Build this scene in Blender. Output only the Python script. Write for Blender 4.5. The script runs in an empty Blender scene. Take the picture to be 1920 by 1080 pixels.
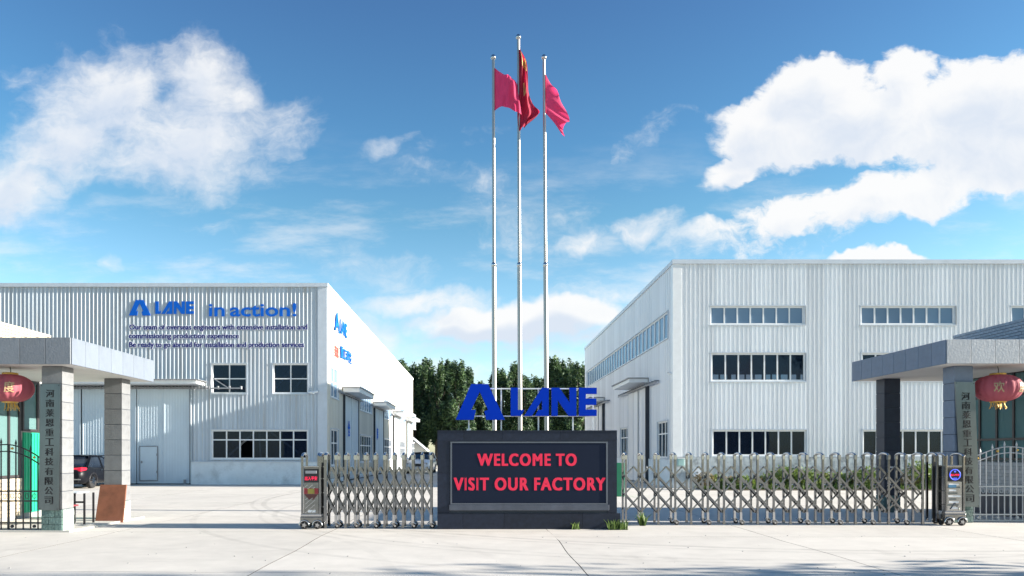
import bpy, math, random
import numpy as np
from mathutils import Vector, Matrix
random.seed(7); rng = np.random.default_rng(7)
S = bpy.context.scene
COL = S.collection
# ------------------------------------------------------------------ camera
FL = 1387.0; HZ = 848.0; VPX = 900.0; EYE = 1.62
cd = bpy.data.cameras.new('camera'); cam = bpy.data.objects.new('camera', cd); COL.objects.link(cam)
cam.location = (0, 0, EYE); cam.rotation_euler = (math.radians(90), 0, 0)
cd.sensor_width = 36; cd.lens = 36*FL/1920
cd.shift_x = (960-VPX)/1920; cd.shift_y = (HZ-540)/1920
cd.clip_start = .1; cd.clip_end = 3000
S.camera = cam
S.render.resolution_x = 1024; S.render.resolution_y = 576
S.view_settings.view_transform = 'Standard'; S.view_settings.look = 'None'
S.view_settings.gamma = 1; S.view_settings.use_curve_mapping = False
S.view_settings.exposure = 1.62
S.cycles.use_denoising = True
S.cycles.max_bounces = 7; S.cycles.transparent_max_bounces = 16
# ------------------------------------------------------------------ sun and sky
SUN_EL = math.radians(17.4); SUN_BACK = math.radians(4.0)     # from the right, a little behind the camera
sd = Vector((math.cos(SUN_EL)*math.cos(SUN_BACK), -math.cos(SUN_EL)*math.sin(SUN_BACK), math.sin(SUN_EL)))
ld = bpy.data.lights.new('sun', 'SUN'); ld.energy = 5.0; ld.angle = math.radians(.5); ld.color = (1, .93, .82)
lo = bpy.data.objects.new('sun', ld); COL.objects.link(lo)
lo.rotation_euler = sd.to_track_quat('Z', 'Y').to_euler(); lo.location = (60, -8, 30)

def build_world():
    w = bpy.data.worlds.new('World'); S.world = w; w.use_nodes = True
    nt = w.node_tree; N = nt.nodes; L = nt.links; N.clear()
    def nd(t, **k):
        n = N.new(t)
        for a, b in k.items(): setattr(n, a, b)
        return n
    def val(x, sock):
        if isinstance(x, (int, float)): sock.default_value = x
        else: L.new(x, sock)
    def M(op, a, b=0.0, c=0.0, clamp=False):
        n = nd('ShaderNodeMath', operation=op, use_clamp=clamp); val(a, n.inputs[0]); val(b, n.inputs[1]); val(c, n.inputs[2]); return n.outputs[0]
    def mixc(f, a, b, blend='MIX'):
        n = nd('ShaderNodeMix', data_type='RGBA', blend_type=blend); val(f, n.inputs[0])
        for x, s in ((a, n.inputs[6]), (b, n.inputs[7])):
            if isinstance(x, tuple): s.default_value = (*x, 1)
            else: L.new(x, s)
        return n.outputs[2]
    def noise(v, scale, detail=6, rough=.55):
        n = nd('ShaderNodeTexNoise'); L.new(v, n.inputs['Vector']); n.inputs['Scale'].default_value = scale
        n.inputs['Detail'].default_value = detail; n.inputs['Roughness'].default_value = rough; return n
    def smooth(x, a, b):
        n = nd('ShaderNodeMapRange', interpolation_type='SMOOTHSTEP'); val(x, n.inputs[0]); val(a, n.inputs[1]); val(b, n.inputs[2]); return n.outputs[0]
    tc = nd('ShaderNodeTexCoord'); sep = nd('ShaderNodeSeparateXYZ'); L.new(tc.outputs['Generated'], sep.inputs[0])
    dy = M('MAXIMUM', M('ABSOLUTE', sep.outputs[1]), .02)
    U = M('ADD', M('MULTIPLY', M('DIVIDE', sep.outputs[0], dy), 1.387), .9)
    V = M('SUBTRACT', .848, M('MULTIPLY', M('DIVIDE', sep.outputs[2], dy), 1.387))
    cmb = nd('ShaderNodeCombineXYZ'); L.new(U, cmb.inputs[0]); L.new(V, cmb.inputs[1]); P = cmb.outputs[0]
    # u, v, ru, rv, rotation (deg), weight : tangent-plane directions of the cloud banks
    E = [(.20,.19,.14,.09,-8,1.2),(.40,.165,.11,.075,25,1.05),(.33,.26,.19,.10,0,1.15),(.12,.27,.13,.085,-25,1.15),(.02,.365,.11,.075,-15,1.25),
         (.49,.235,.10,.06,8,.75),(.23,.105,.05,.06,10,.55),(.31,.12,.035,.05,35,.5),(.06,.15,.055,.025,15,.35),(.32,.335,.10,.04,15,.55),
         (1.53,.17,.085,.058,-20,1.1),(1.70,.145,.07,.055,-25,1.0),(1.64,.225,.19,.07,-5,1.15),(1.88,.195,.15,.085,0,1.2),(1.46,.25,.12,.055,-5,1.1),(1.39,.31,.085,.03,-25,1.0),
         (1.66,.265,.17,.04,0,.9),(1.85,.27,.2,.07,0,1.1),(1.66,.365,.13,.035,-10,.70),(1.80,.34,.15,.045,-8,.75),(1.50,.405,.13,.022,-8,.60),(1.33,.435,.08,.016,-5,.55),
         (1.38,.455,.13,.03,0,.35),(1.58,.395,.20,.036,-6,.85),(2.1,.25,.25,.12,0,1.2),
         (1.215,.265,.08,.032,-28,.42),(1.20,.432,.075,.026,-12,.70),(1.09,.455,.09,.018,-5,.6),(.72,.285,.05,.014,-22,.40),(.70,.505,.10,.035,5,.50),
         (.62,.465,.075,.018,-15,.40),(.85,.345,.08,.035,10,.22),(.87,.27,.075,.018,-15,.22),(.99,.435,.08,.06,-10,.25),
         (.96,.60,.20,.04,-3,1.9),(1.06,.59,.13,.035,0,1.6),(.79,.565,.13,.028,-5,1.1),(.70,.625,.06,.045,20,1.2),(.85,.65,.2,.02,0,.6),(1.13,.55,.09,.04,0,.6),(1.10,.63,.12,.03,0,.8),
         (1.65,.482,.08,.014,0,.9),(.21,.497,.02,.014,-20,.4),(.40,.43,.09,.014,0,.28),(.30,.56,.12,.012,0,.3),(1.0,.70,.5,.03,0,.55)]
    wN, wL = N, L
    def make_density(fine):
        nonlocal N, L
        g = bpy.data.node_groups.new('cloud_density', 'ShaderNodeTree')
        g.interface.new_socket('P', in_out='INPUT', socket_type='NodeSocketVector')
        g.interface.new_socket('D', in_out='OUTPUT', socket_type='NodeSocketFloat')
        N = g.nodes; L = g.links
        gi = N.new('NodeGroupInput'); go = N.new('NodeGroupOutput'); p = gi.outputs[0]
        def warp(p, scale, amt, detail):
            n = noise(p, scale, detail, .6)
            s = nd('ShaderNodeVectorMath', operation='SUBTRACT'); L.new(n.outputs['Color'], s.inputs[0]); s.inputs[1].default_value = (.5, .5, .5)
            m = nd('ShaderNodeVectorMath', operation='SCALE'); L.new(s.outputs[0], m.inputs[0]); m.inputs['Scale'].default_value = amt
            a = nd('ShaderNodeVectorMath', operation='ADD'); L.new(p, a.inputs[0]); L.new(m.outputs[0], a.inputs[1]); return a.outputs[0]
        pw = warp(p, 7.0, .10, 4 if fine else 2)
        sp_ = nd('ShaderNodeSeparateXYZ'); L.new(pw, sp_.inputs[0]); cb_ = nd('ShaderNodeCombineXYZ'); L.new(sp_.outputs[0], cb_.inputs[0]); L.new(sp_.outputs[1], cb_.inputs[1]); cb_.inputs[2].default_value = 1
        p1 = cb_.outputs[0]; best = None
        def dot(v_, A):
            n = nd('ShaderNodeVectorMath', operation='DOT_PRODUCT'); L.new(v_, n.inputs[0]); n.inputs[1].default_value = A; return n.outputs['Value']
        for (u, v, ru, rv, rot, wt) in E:
            src = p1
            if best is not None:      # tiny dependency that keeps the node stack short
                ma = nd('ShaderNodeVectorMath', operation='MULTIPLY_ADD'); L.new(best, ma.inputs[0]); ma.inputs[1].default_value = (1e-6, 1e-6, 0); L.new(p1, ma.inputs[2]); src = ma.outputs[0]
            c_, s_ = math.cos(math.radians(rot)), math.sin(math.radians(rot)); ra, rb = ru*1.25, rv*1.25
            q1 = dot(src, (c_/ra, s_/ra, -(c_*u+s_*v)/ra)); q2 = dot(src, (-s_/rb, c_/rb, (s_*u-c_*v)/rb))
            r2 = M('MULTIPLY_ADD', q1, q1, M('MULTIPLY', q2, q2)); f = M('MULTIPLY_ADD', r2, -wt, wt)
            best = f if best is None else M('SMOOTH_MAX', best, f, .15)
        f1 = noise(pw, 9.0, 7 if fine else 4, .62)
        stre = nd('ShaderNodeMapping'); L.new(pw, stre.inputs[0]); stre.inputs['Scale'].default_value = (.40, 1.2, 1); stre.inputs['Rotation'].default_value = (0, 0, math.radians(18))
        f2 = noise(stre.outputs[0], 16.0, 5, .65)
        d = M('ADD', best, M('MULTIPLY', M('SUBTRACT', f1.outputs['Fac'], .5), 1.7))
        if fine: d = M('ADD', d, M('MULTIPLY', M('SUBTRACT', f2.outputs['Fac'], .5), 1.3))
        L.new(M('MAXIMUM', d, -1.0), go.inputs[0])
        N, L = wN, wL
        return g
    G1, G2 = make_density(True), make_density(False)
    def dens(vec, g):
        n = nd('ShaderNodeGroup', node_tree=g); L.new(vec, n.inputs[0]); return n.outputs[0]
    D = dens(P, G1)
    off = nd('ShaderNodeVectorMath', operation='ADD'); L.new(P, off.inputs[0]); off.inputs[1].default_value = (.022, -.035, 0)
    D2 = dens(off.outputs[0], G2)
    soft = M('ADD', .50, M('ADD', M('MULTIPLY', smooth(U, .9, .5), .85), M('MULTIPLY', M('MULTIPLY', smooth(U, 1.40, 1.25), smooth(U, .55, .7)), .75)))
    alpha = M('MULTIPLY', smooth(D, -.02, M('ADD', -.02, soft)), M('ADD', .97, M('MULTIPLY', smooth(U, .9, .6), -.07)))
    shade = smooth(D2, .35, 1.5)
    cl = mixc(shade, (1.0, 1.0, 1.0), (.74, .81, .92))
    st2 = nd('ShaderNodeMapping'); L.new(P, st2.inputs[0]); st2.inputs['Scale'].default_value = (1.0, 3.6, 1); st2.inputs['Rotation'].default_value = (0, 0, math.radians(12))
    n3 = noise(st2.outputs[0], 3.4, 8, .62)
    band = M('MULTIPLY', smooth(V, .22, .48), smooth(sep.outputs[2], .0, .12))
    veil = M('MULTIPLY', M('MULTIPLY', smooth(n3.outputs['Fac'], .46, .72), band), .50)
    alpha = M('MAXIMUM', alpha, veil)
    # sky
    sky = nd('ShaderNodeTexSky', sky_type='NISHITA', sun_disc=False)
    sky.sun_elevation = SUN_EL; sky.sun_rotation = math.radians(90)+SUN_BACK; sky.altitude = 0; sky.air_density = 1.0; sky.dust_density = .6; sky.ozone_density = 2.0
    elev = M('MAXIMUM', sep.outputs[2], 0.0)
    ramp = nd('ShaderNodeValToRGB'); L.new(elev, ramp.inputs[0])
    cr = ramp.color_ramp; SKYTINT = list(zip((0, .14, .30, .38, .52), SK))
    for i, (pp, c) in enumerate(SKYTINT):
        e = cr.elements[i] if i < 2 else cr.elements.new(pp)
        e.position = pp; e.color = (*c, 1)
    skyc = mixc(1.0, sky.outputs[0], ramp.outputs[0], 'MULTIPLY')
    # even out the brightness round the compass a little, as the photograph's sky is even
    clb = nd('ShaderNodeVectorMath', operation='SCALE'); L.new(cl, clb.inputs[0]); clb.inputs['Scale'].default_value = CLOUD
    final = mixc(M('MULTIPLY', alpha, smooth(sep.outputs[2], -.01, .02)), skyc, clb.outputs[0])
    bg = nd('ShaderNodeBackground'); L.new(final, bg.inputs[0]); bg.inputs[1].default_value = SKY_STR
    out = nd('ShaderNodeOutputWorld'); L.new(bg.outputs[0], out.inputs[0])
SKY_STR = .09
CLOUD = 3.6
SK = [(.90, .96, 1.0), (.84, .98, .98), (.49, .75, .77), (.39, .66, .76), (.34, .53, .69)]
build_world()
S.world.cycles.sampling_method = 'MANUAL'; S.world.cycles.sample_map_resolution = 256

# ------------------------------------------------------------------ helpers
def PX(px, Y): return (px-VPX)*Y/FL          # where the sight line through a pixel column stands at distance Y
def PZ(py, Y): return EYE+(HZ-py)*Y/FL
ORG = {}
def tag(o, label=None, cat=None, group=None, kind=None):
    if label: o['label'] = label
    if cat: o['category'] = cat
    if group: o['group'] = group
    if kind: o['kind'] = kind
    return o
def empty(name, loc, label, cat, group=None):
    o = bpy.data.objects.new(name, None); COL.objects.link(o); o.location = loc; o.empty_display_size = .3
    ORG[o.name] = Vector(loc); return tag(o, label, cat, group)
def link(name, me, loc, parent=None, rot=None):
    o = bpy.data.objects.new(name, me); COL.objects.link(o)
    ORG[o.name] = Vector(loc)
    if parent: o.parent = parent; o.location = Vector(loc)-ORG[parent.name]
    else: o.location = loc
    if rot: o.rotation_euler = rot
    return o
def smooth(me):
    me.polygons.foreach_set('use_smooth', [True]*len(me.polygons))
class MB:
    def __init__(s): s.v = []; s.f = []; s.sm = []
    def add(s, vs, fs, sm=False):
        n = len(s.v); s.v += [tuple(v) for v in vs]; s.f += [tuple(i+n for i in f) for f in fs]; s.sm += [sm]*len(fs)
    def box(s, x0, x1, y0, y1, z0, z1):
        if x0 > x1: x0, x1 = x1, x0
        if y0 > y1: y0, y1 = y1, y0
        if z0 > z1: z0, z1 = z1, z0
        s.add([(x0,y0,z0),(x1,y0,z0),(x1,y1,z0),(x0,y1,z0),(x0,y0,z1),(x1,y0,z1),(x1,y1,z1),(x0,y1,z1)],
              [(0,3,2,1),(4,5,6,7),(0,1,5,4),(1,2,6,5),(2,3,7,6),(3,0,4,7)]); return s
    def bar(s, a, b, w, h, up=(0,0,1)):
        a = Vector(a); b = Vector(b); d = (b-a).normalized(); up = Vector(up)
        sx = d.cross(up)
        if sx.length < 1e-4: sx = d.cross(Vector((0,1,0)))
        sx.normalize(); uz = sx.cross(d).normalized()
        vs = []
        for p in (a, b):
            for i, j in ((-1,-1),(1,-1),(1,1),(-1,1)): vs.append(p+sx*(i*w/2)+uz*(j*h/2))
        s.add(vs, [(0,1,2,3),(7,6,5,4),(0,4,5,1),(1,5,6,2),(2,6,7,3),(3,7,4,0)]); return s
    def tube(s, pts, r, n=8, r2=None, cap=True):
        pts = [Vector(p) for p in pts]; m = len(pts); rings = []
        prev = None
        for i, p in enumerate(pts):
            d = (pts[min(i+1, m-1)]-pts[max(i-1, 0)]).normalized()
            if prev is None:
                a = d.cross(Vector((0,0,1)));
                if a.length < 1e-3: a = d.cross(Vector((0,1,0)))
            else: a = prev-d*prev.dot(d)
            a.normalize(); prev = a; b = d.cross(a)
            rr = r if r2 is None else r+(r2-r)*i/(m-1)
            rings += [p+(a*math.cos(t)+b*math.sin(t))*rr for t in [2*math.pi*k/n for k in range(n)]]
        fs = []
        for i in range(m-1):
            for k in range(n): fs.append((i*n+k, i*n+(k+1)%n, (i+1)*n+(k+1)%n, (i+1)*n+k))
        s.add(rings, fs, True)
        if cap: s.add(rings[:n], [tuple(range(n))[::-1]]); s.add(rings[-n:], [tuple(range(n))])
        return s
    def lathe(s, prof, c, n=20, axis='z'):
        vs = []
        for (r, z) in prof:
            for k in range(n):
                t = 2*math.pi*k/n; a, b = r*math.cos(t), r*math.sin(t)
                vs.append((c[0]+a, c[1]+b, c[2]+z) if axis == 'z' else ((c[0]+z, c[1]+a, c[2]+b) if axis == 'x' else (c[0]+a, c[1]+z, c[2]+b)))
        fs = []
        for i in range(len(prof)-1):
            for k in range(n): fs.append((i*n+k, i*n+(k+1)%n, (i+1)*n+(k+1)%n, (i+1)*n+k))
        s.add(vs, fs, True)
        s.add(vs[:n], [tuple(range(n))[::-1]]); s.add(vs[-n:], [tuple(range(n))]); return s
    def mesh(s, name, mat, origin=(0,0,0)):
        me = bpy.data.meshes.new(name); o = Vector(origin)
        me.from_pydata([(v[0]-o.x, v[1]-o.y, v[2]-o.z) for v in s.v], [], s.f)
        me.polygons.foreach_set('use_smooth', s.sm)
        if mat: me.materials.append(mat)
        me.update(); return me
    def build(s, name, mat, parent=None, bevel=0):
        a = np.array(s.v); lo_, hi = a.min(0), a.max(0)
        c = Vector(((lo_[0]+hi[0])/2, (lo_[1]+hi[1])/2, lo_[2]))
        me = s.mesh(name, mat, c)
        o = link(name, me, c, parent)
        if bevel:
            b = o.modifiers.new('bevel', 'BEVEL'); b.width = bevel; b.segments = 2; b.limit_method = 'ANGLE'
        return o
def BOX(name, mat, parent, x0, x1, y0, y1, z0, z1, bevel=0):
    return MB().box(x0, x1, y0, y1, z0, z1).build(name, mat, parent, bevel)

# materials ----------------------------------------------------------
def new_mat(name):
    m = bpy.data.materials.new(name); m.use_nodes = True; return m, m.node_tree.nodes, m.node_tree.links, m.node_tree.nodes['Principled BSDF']
def mat(name, col, rough=.6, metal=0, var=.12, scale=3.0, stretch=(1,1,1), bump=0, bscale=30, spec=.5, dark=None, darkamt=0, dscale=1.2, coat=0, emit=None, objvar=0, world=False):
    m, N, L, B = new_mat(name)
    B.inputs['Roughness'].default_value = rough; B.inputs['Metallic'].default_value = metal; B.inputs['Specular IOR Level'].default_value = spec
    B.inputs['Coat Weight'].default_value = coat
    tc = N.new('ShaderNodeTexCoord'); mp = N.new('ShaderNodeMapping'); mp.inputs['Scale'].default_value = stretch
    if world:
        ge = N.new('ShaderNodeNewGeometry'); L.new(ge.outputs['Position'], mp.inputs[0])
    else: L.new(tc.outputs['Object'], mp.inputs[0])
    n = N.new('ShaderNodeTexNoise'); L.new(mp.outputs[0], n.inputs['Vector']); n.inputs['Scale'].default_value = scale; n.inputs['Detail'].default_value = 6; n.inputs['Roughness'].default_value = .6
    r = N.new('ShaderNodeValToRGB'); L.new(n.outputs['Fac'], r.inputs[0])
    r.color_ramp.elements[0].position = .3; r.color_ramp.elements[1].position = .7
    r.color_ramp.elements[0].color = (*[c*(1-var) for c in col], 1); r.color_ramp.elements[1].color = (*[min(1, c*(1+var)) for c in col], 1)
    out = r.outputs[0]
    if dark:
        n2 = N.new('ShaderNodeTexNoise'); L.new(mp.outputs[0], n2.inputs['Vector']); n2.inputs['Scale'].default_value = dscale; n2.inputs['Detail'].default_value = 8; n2.inputs['Roughness'].default_value = .7
        mr = N.new('ShaderNodeMapRange'); L.new(n2.outputs['Fac'], mr.inputs[0]); mr.inputs[1].default_value = .52; mr.inputs[2].default_value = .72; mr.inputs[4].default_value = darkamt
        mx = N.new('ShaderNodeMix'); mx.data_type = 'RGBA'; L.new(mr.outputs[0], mx.inputs[0]); L.new(out, mx.inputs[6]); mx.inputs[7].default_value = (*dark, 1); out = mx.outputs[2]
    if objvar:
        oi = N.new('ShaderNodeObjectInfo'); mr = N.new('ShaderNodeMapRange'); L.new(oi.outputs['Random'], mr.inputs[0]); mr.inputs[3].default_value = 1-objvar; mr.inputs[4].default_value = 1+objvar
        vm = N.new('ShaderNodeVectorMath'); vm.operation = 'SCALE'; L.new(out, vm.inputs[0]); L.new(mr.outputs[0], vm.inputs['Scale']); out = vm.outputs[0]
    L.new(out, B.inputs['Base Color'])
    if bump:
        nb = N.new('ShaderNodeTexNoise'); L.new(mp.outputs[0], nb.inputs['Vector']); nb.inputs['Scale'].default_value = bscale; nb.inputs['Detail'].default_value = 5
        bp = N.new('ShaderNodeBump'); bp.inputs['Strength'].default_value = bump; bp.inputs['Distance'].default_value = .02; L.new(nb.outputs['Fac'], bp.inputs['Height']); L.new(bp.outputs[0], B.inputs['Normal'])
    if emit:
        B.inputs['Emission Color'].default_value = (*emit[0], 1); B.inputs['Emission Strength'].default_value = emit[1]
    return m
def cladding(name, col, dirt, dirtamt, axis):
    m, N, L, B = new_mat(name); B.inputs['Roughness'].default_value = .42; B.inputs['Specular IOR Level'].default_value = .5
    ge = N.new('ShaderNodeNewGeometry'); sp = N.new('ShaderNodeSeparateXYZ'); L.new(ge.outputs['Position'], sp.inputs[0])
    fl = N.new('ShaderNodeMath'); fl.operation = 'DIVIDE'; L.new(sp.outputs[axis], fl.inputs[0]); fl.inputs[1].default_value = .82
    fr = N.new('ShaderNodeMath'); fr.operation = 'FLOOR'; L.new(fl.outputs[0], fr.inputs[0])
    wn = N.new('ShaderNodeTexWhiteNoise'); wn.noise_dimensions = '1D'; L.new(fr.outputs[0], wn.inputs['W'])
    mr = N.new('ShaderNodeMapRange'); L.new(wn.outputs['Value'], mr.inputs[0]); mr.inputs[3].default_value = .90; mr.inputs[4].default_value = 1.04
    mp = N.new('ShaderNodeMapping'); L.new(ge.outputs['Position'], mp.inputs[0]); mp.inputs['Scale'].default_value = (5, 5, .14)
    n = N.new('ShaderNodeTexNoise'); L.new(mp.outputs[0], n.inputs['Vector']); n.inputs['Scale'].default_value = 1.6; n.inputs['Detail'].default_value = 7; n.inputs['Roughness'].default_value = .65
    m2 = N.new('ShaderNodeMapRange'); L.new(n.outputs['Fac'], m2.inputs[0]); m2.inputs[1].default_value = .48; m2.inputs[2].default_value = .75; m2.inputs[4].default_value = dirtamt
    mx = N.new('ShaderNodeMix'); mx.data_type = 'RGBA'; L.new(m2.outputs[0], mx.inputs[0]); mx.inputs[6].default_value = (*col, 1); mx.inputs[7].default_value = (*dirt, 1)
    vm = N.new('ShaderNodeVectorMath'); vm.operation = 'SCALE'; L.new(mx.outputs[2], vm.inputs[0]); L.new(mr.outputs[0], vm.inputs['Scale'])
    L.new(vm.outputs[0], B.inputs['Base Color'])
    nb = N.new('ShaderNodeTexNoise'); L.new(ge.outputs['Position'], nb.inputs['Vector']); nb.inputs['Scale'].default_value = .9; nb.inputs['Detail'].default_value = 3
    bp = N.new('ShaderNodeBump'); bp.inputs['Strength'].default_value = .25; bp.inputs['Distance'].default_value = .03; L.new(nb.outputs['Fac'], bp.inputs['Height']); L.new(bp.outputs[0], B.inputs['Normal'])
    return m
def glass(name, tint, base, mixd=.35, rough=.03, ior=1.5, refl=1.0):
    m, N, L, B = new_mat(name); N.remove(B); out = N['Material Output']
    tr = N.new('ShaderNodeBsdfTransparent'); tr.inputs[0].default_value = (*tint, 1)
    df = N.new('ShaderNodeBsdfDiffuse'); df.inputs[0].default_value = (*base, 1)
    gl = N.new('ShaderNodeBsdfGlossy'); gl.inputs['Roughness'].default_value = rough; gl.inputs[0].default_value = (.70*refl, .86*refl, refl, 1)
    fr = N.new('ShaderNodeFresnel'); fr.inputs[0].default_value = ior
    oi = N.new('ShaderNodeObjectInfo')
    tc = N.new('ShaderNodeTexCoord'); nb = N.new('ShaderNodeTexNoise'); L.new(tc.outputs['Object'], nb.inputs['Vector']); nb.inputs['Scale'].default_value = .8
    bp = N.new('ShaderNodeBump'); bp.inputs['Strength'].default_value = .05; bp.inputs['Distance'].default_value = .05; L.new(nb.outputs['Fac'], bp.inputs['Height']); L.new(bp.outputs[0], gl.inputs['Normal'])
    m1 = N.new('ShaderNodeMixShader'); m1.inputs[0].default_value = mixd; L.new(tr.outputs[0], m1.inputs[1]); L.new(df.outputs[0], m1.inputs[2])
    m2 = N.new('ShaderNodeMixShader'); L.new(fr.outputs[0], m2.inputs[0]); L.new(m1.outputs[0], m2.inputs[1]); L.new(gl.outputs[0], m2.inputs[2])
    L.new(m2.outputs[0], out.inputs[0]); return m
def leaf_mat(name, c1, c2, scale=.5):
    m, N, L, B = new_mat(name); N.remove(B); out = N['Material Output']
    ge = N.new('ShaderNodeNewGeometry'); n = N.new('ShaderNodeTexNoise'); L.new(ge.outputs['Position'], n.inputs['Vector']); n.inputs['Scale'].default_value = scale; n.inputs['Detail'].default_value = 5
    ri = N.new('ShaderNodeMath'); ri.operation = 'MULTIPLY_ADD'; L.new(ge.outputs['Random Per Island'], ri.inputs[0]); ri.inputs[1].default_value = .5; L.new(n.outputs['Fac'], ri.inputs[2])
    r = N.new('ShaderNodeValToRGB'); L.new(ri.outputs[0], r.inputs[0]); r.color_ramp.elements[0].position = .45; r.color_ramp.elements[1].position = 1.0
    r.color_ramp.elements[0].color = (*c1, 1); r.color_ramp.elements[1].color = (*c2, 1)
    df = N.new('ShaderNodeBsdfPrincipled'); L.new(r.outputs[0], df.inputs['Base Color']); df.inputs['Roughness'].default_value = .55
    tl = N.new('ShaderNodeBsdfTranslucent'); L.new(r.outputs[0], tl.inputs[0])
    mx = N.new('ShaderNodeMixShader'); mx.inputs[0].default_value = .3; L.new(df.outputs[0], mx.inputs[1]); L.new(tl.outputs[0], mx.inputs[2]); L.new(mx.outputs[0], out.inputs[0]); return m
def cloth_mat(name, col, trans=.45):
    m, N, L, B = new_mat(name); out = N['Material Output']
    B.inputs['Base Color'].default_value = (*col, 1); B.inputs['Roughness'].default_value = .8
    tl = N.new('ShaderNodeBsdfTranslucent'); tl.inputs[0].default_value = (*[min(1, c*1.3) for c in col], 1)
    wv = N.new('ShaderNodeTexNoise'); tc = N.new('ShaderNodeTexCoord'); L.new(tc.outputs['Object'], wv.inputs['Vector']); wv.inputs['Scale'].default_value = 6
    bp = N.new('ShaderNodeBump'); bp.inputs['Strength'].default_value = .4; bp.inputs['Distance'].default_value = .03; L.new(wv.outputs['Fac'], bp.inputs['Height']); L.new(bp.outputs[0], B.inputs['Normal'])
    mx = N.new('ShaderNodeMixShader'); mx.inputs[0].default_value = trans; L.new(B.outputs[0], mx.inputs[1]); L.new(tl.outputs[0], mx.inputs[2]); L.new(mx.outputs[0], out.inputs[0]); return m

m_clad_l = cladding('cladding_left', (.50, .565, .63), (.38, .33, .27), .75, 0)  # sky's blue reflection put into the off-white sheet's colour
m_clad_ls = cladding('cladding_left_side', (.57, .55, .49), (.46, .43, .37), .4, 1)
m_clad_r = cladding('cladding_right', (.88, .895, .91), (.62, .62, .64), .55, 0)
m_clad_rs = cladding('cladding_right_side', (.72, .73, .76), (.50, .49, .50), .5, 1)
m_trim = mat('trim_metal', (.55, .60, .66), .45, 0, .06)
m_trimw = mat('white_trim', (.78, .79, .80), .4, 0, .05)
m_frame = mat('window_frame', (.80, .80, .80), .4, 0, .05)
m_dark = mat('dark_gap', (.03, .035, .045), .7)
m_inner = mat('interior_wall', (.045, .055, .075), .9, 0, .2)
m_steel = mat('steel_member', (.55, .56, .56), .5)
m_glass = glass('window_glass', (.50, .58, .68), (.010, .022, .055), .35, refl=.6)
m_glassb = glass('pale_window_glass', (.40, .50, .62), (.20, .30, .42), .75, .12)
m_glassg = glass('guardhouse_glass', (.62, .78, .76), (.20, .36, .36), .5, .0)  # reflection of the sunlit wall put into the diffuse colour
m_plinth_l = mat('whitewashed_plinth', (.74, .78, .80), .85, 0, .08, 1.5, bump=.6, bscale=9, dark=(.30, .32, .32), darkamt=.5, dscale=1.2)
m_plinth_r = mat('peeling_plinth', (.50, .54, .56), .9, 0, .2, 2.5, bump=.8, bscale=7, dark=(.12, .13, .14), darkamt=.9, dscale=2.4)
m_granite = mat('grey_granite', (.20, .215, .24), .6, 0, .16, 1.6, bump=.25, bscale=25, dark=(.14, .16, .19), darkamt=.55, dscale=2.2, objvar=.08)
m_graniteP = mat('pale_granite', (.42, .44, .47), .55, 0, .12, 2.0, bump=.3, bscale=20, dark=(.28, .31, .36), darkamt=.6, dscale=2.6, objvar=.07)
m_colback = mat('shaded_column_granite', (.035, .042, .062), .5, 0, .12, 6, objvar=.1, spec=.3)  # rear right column's deep shade put into a darker stone colour
m_graniteS = mat('shaded_fascia_granite', (.15, .175, .215), .6, 0, .10, 2.5, bump=.25, bscale=14, dark=(.10, .125, .16), darkamt=.5, dscale=2.4, objvar=.04, spec=.3)  # left canopy's side fascia, darkened in colour to read as shade
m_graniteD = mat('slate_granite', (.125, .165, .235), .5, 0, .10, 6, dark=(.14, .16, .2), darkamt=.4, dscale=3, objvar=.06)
m_soffit = mat('soffit_paint', (.62, .60, .58), .9, 0, .08, .8)
m_green_tile = mat('green_rough_stone', (.10, .16, .15), .8, 0, .35, 9, bump=.9, bscale=22, objvar=.2)
m_black_gran = mat('black_granite', (.013, .018, .034), .45, 0, .25, 12, spec=.3, objvar=.15)
m_joint = mat('mortar', (.30, .30, .30), .9)
m_jointd = mat('dark_mortar', (.06, .07, .09), .9)
m_brick_c = mat('cream_brick', (.50, .43, .32), .7, 0, .08, 5, objvar=.05)
m_brick_b = mat('grey_blue_brick', (.33, .37, .44), .65, 0, .10, 5, objvar=.10)
m_brick_g = mat('grey_brick', (.46, .43, .42), .7, 0, .10, 5, objvar=.1)
m_stain = mat('stainless_steel', (.26, .26, .265), .15, 1, .15, 8)
m_staind = mat('worn_stainless_steel', (.24, .235, .23), .24, 1, .2, 8)
m_chrome = mat('polished_steel', (.50, .50, .51), .16, 1, .05)
m_pole = mat('brushed_pole_steel', (.40, .38, .36), .42, 1, .03)
m_plate = mat('brushed_name_plate', (.17, .19, .20), .30, 1, .15, 3, stretch=(1, 1, .3))
m_blk = mat('black_paint', (.015, .015, .018), .4)
m_rubber = mat('rubber', (.02, .02, .022), .8)
m_grey = mat('grey_plastic', (.25, .26, .28), .5)
m_blue = mat('blue_letter_face', (.002, .035, .42), .7, 0, .05, spec=.04)
m_blueedge = m_blue
m_navy = mat('navy_lettering', (.008, .008, .16), .8, spec=.1)
m_wblue = mat('blue_painted_lettering', (.004, .12, .58), .7, spec=.15)
m_white = mat('white_lettering', (.85, .86, .9), .6)
m_screen = mat('led_screen', (.010, .015, .030), .8, 0, .05, spec=.1, emit=((.12, .16, .28), .010))
m_led = mat('red_led_letters', (.45, .01, .04), .6, emit=((1.0, .02, .085), .125))
m_ledr = mat('red_led', (.4, .01, .02), .6, emit=((1.0, .02, .10), .5))
m_ledb = mat('blue_led', (.02, .04, .4), .6, emit=((.10, .16, 1.0), .5))
m_rust = mat('rusty_plate', (.17, .062, .032), .75, 0, .3, 4, bump=.3, bscale=60, dark=(.13, .05, .035), darkamt=.7, dscale=2)
m_lant = cloth_mat('lantern_cloth', (.44, .11, .145), .3)
m_gold = mat('gold_trim', (.62, .38, .08), .45, .3)
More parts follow.
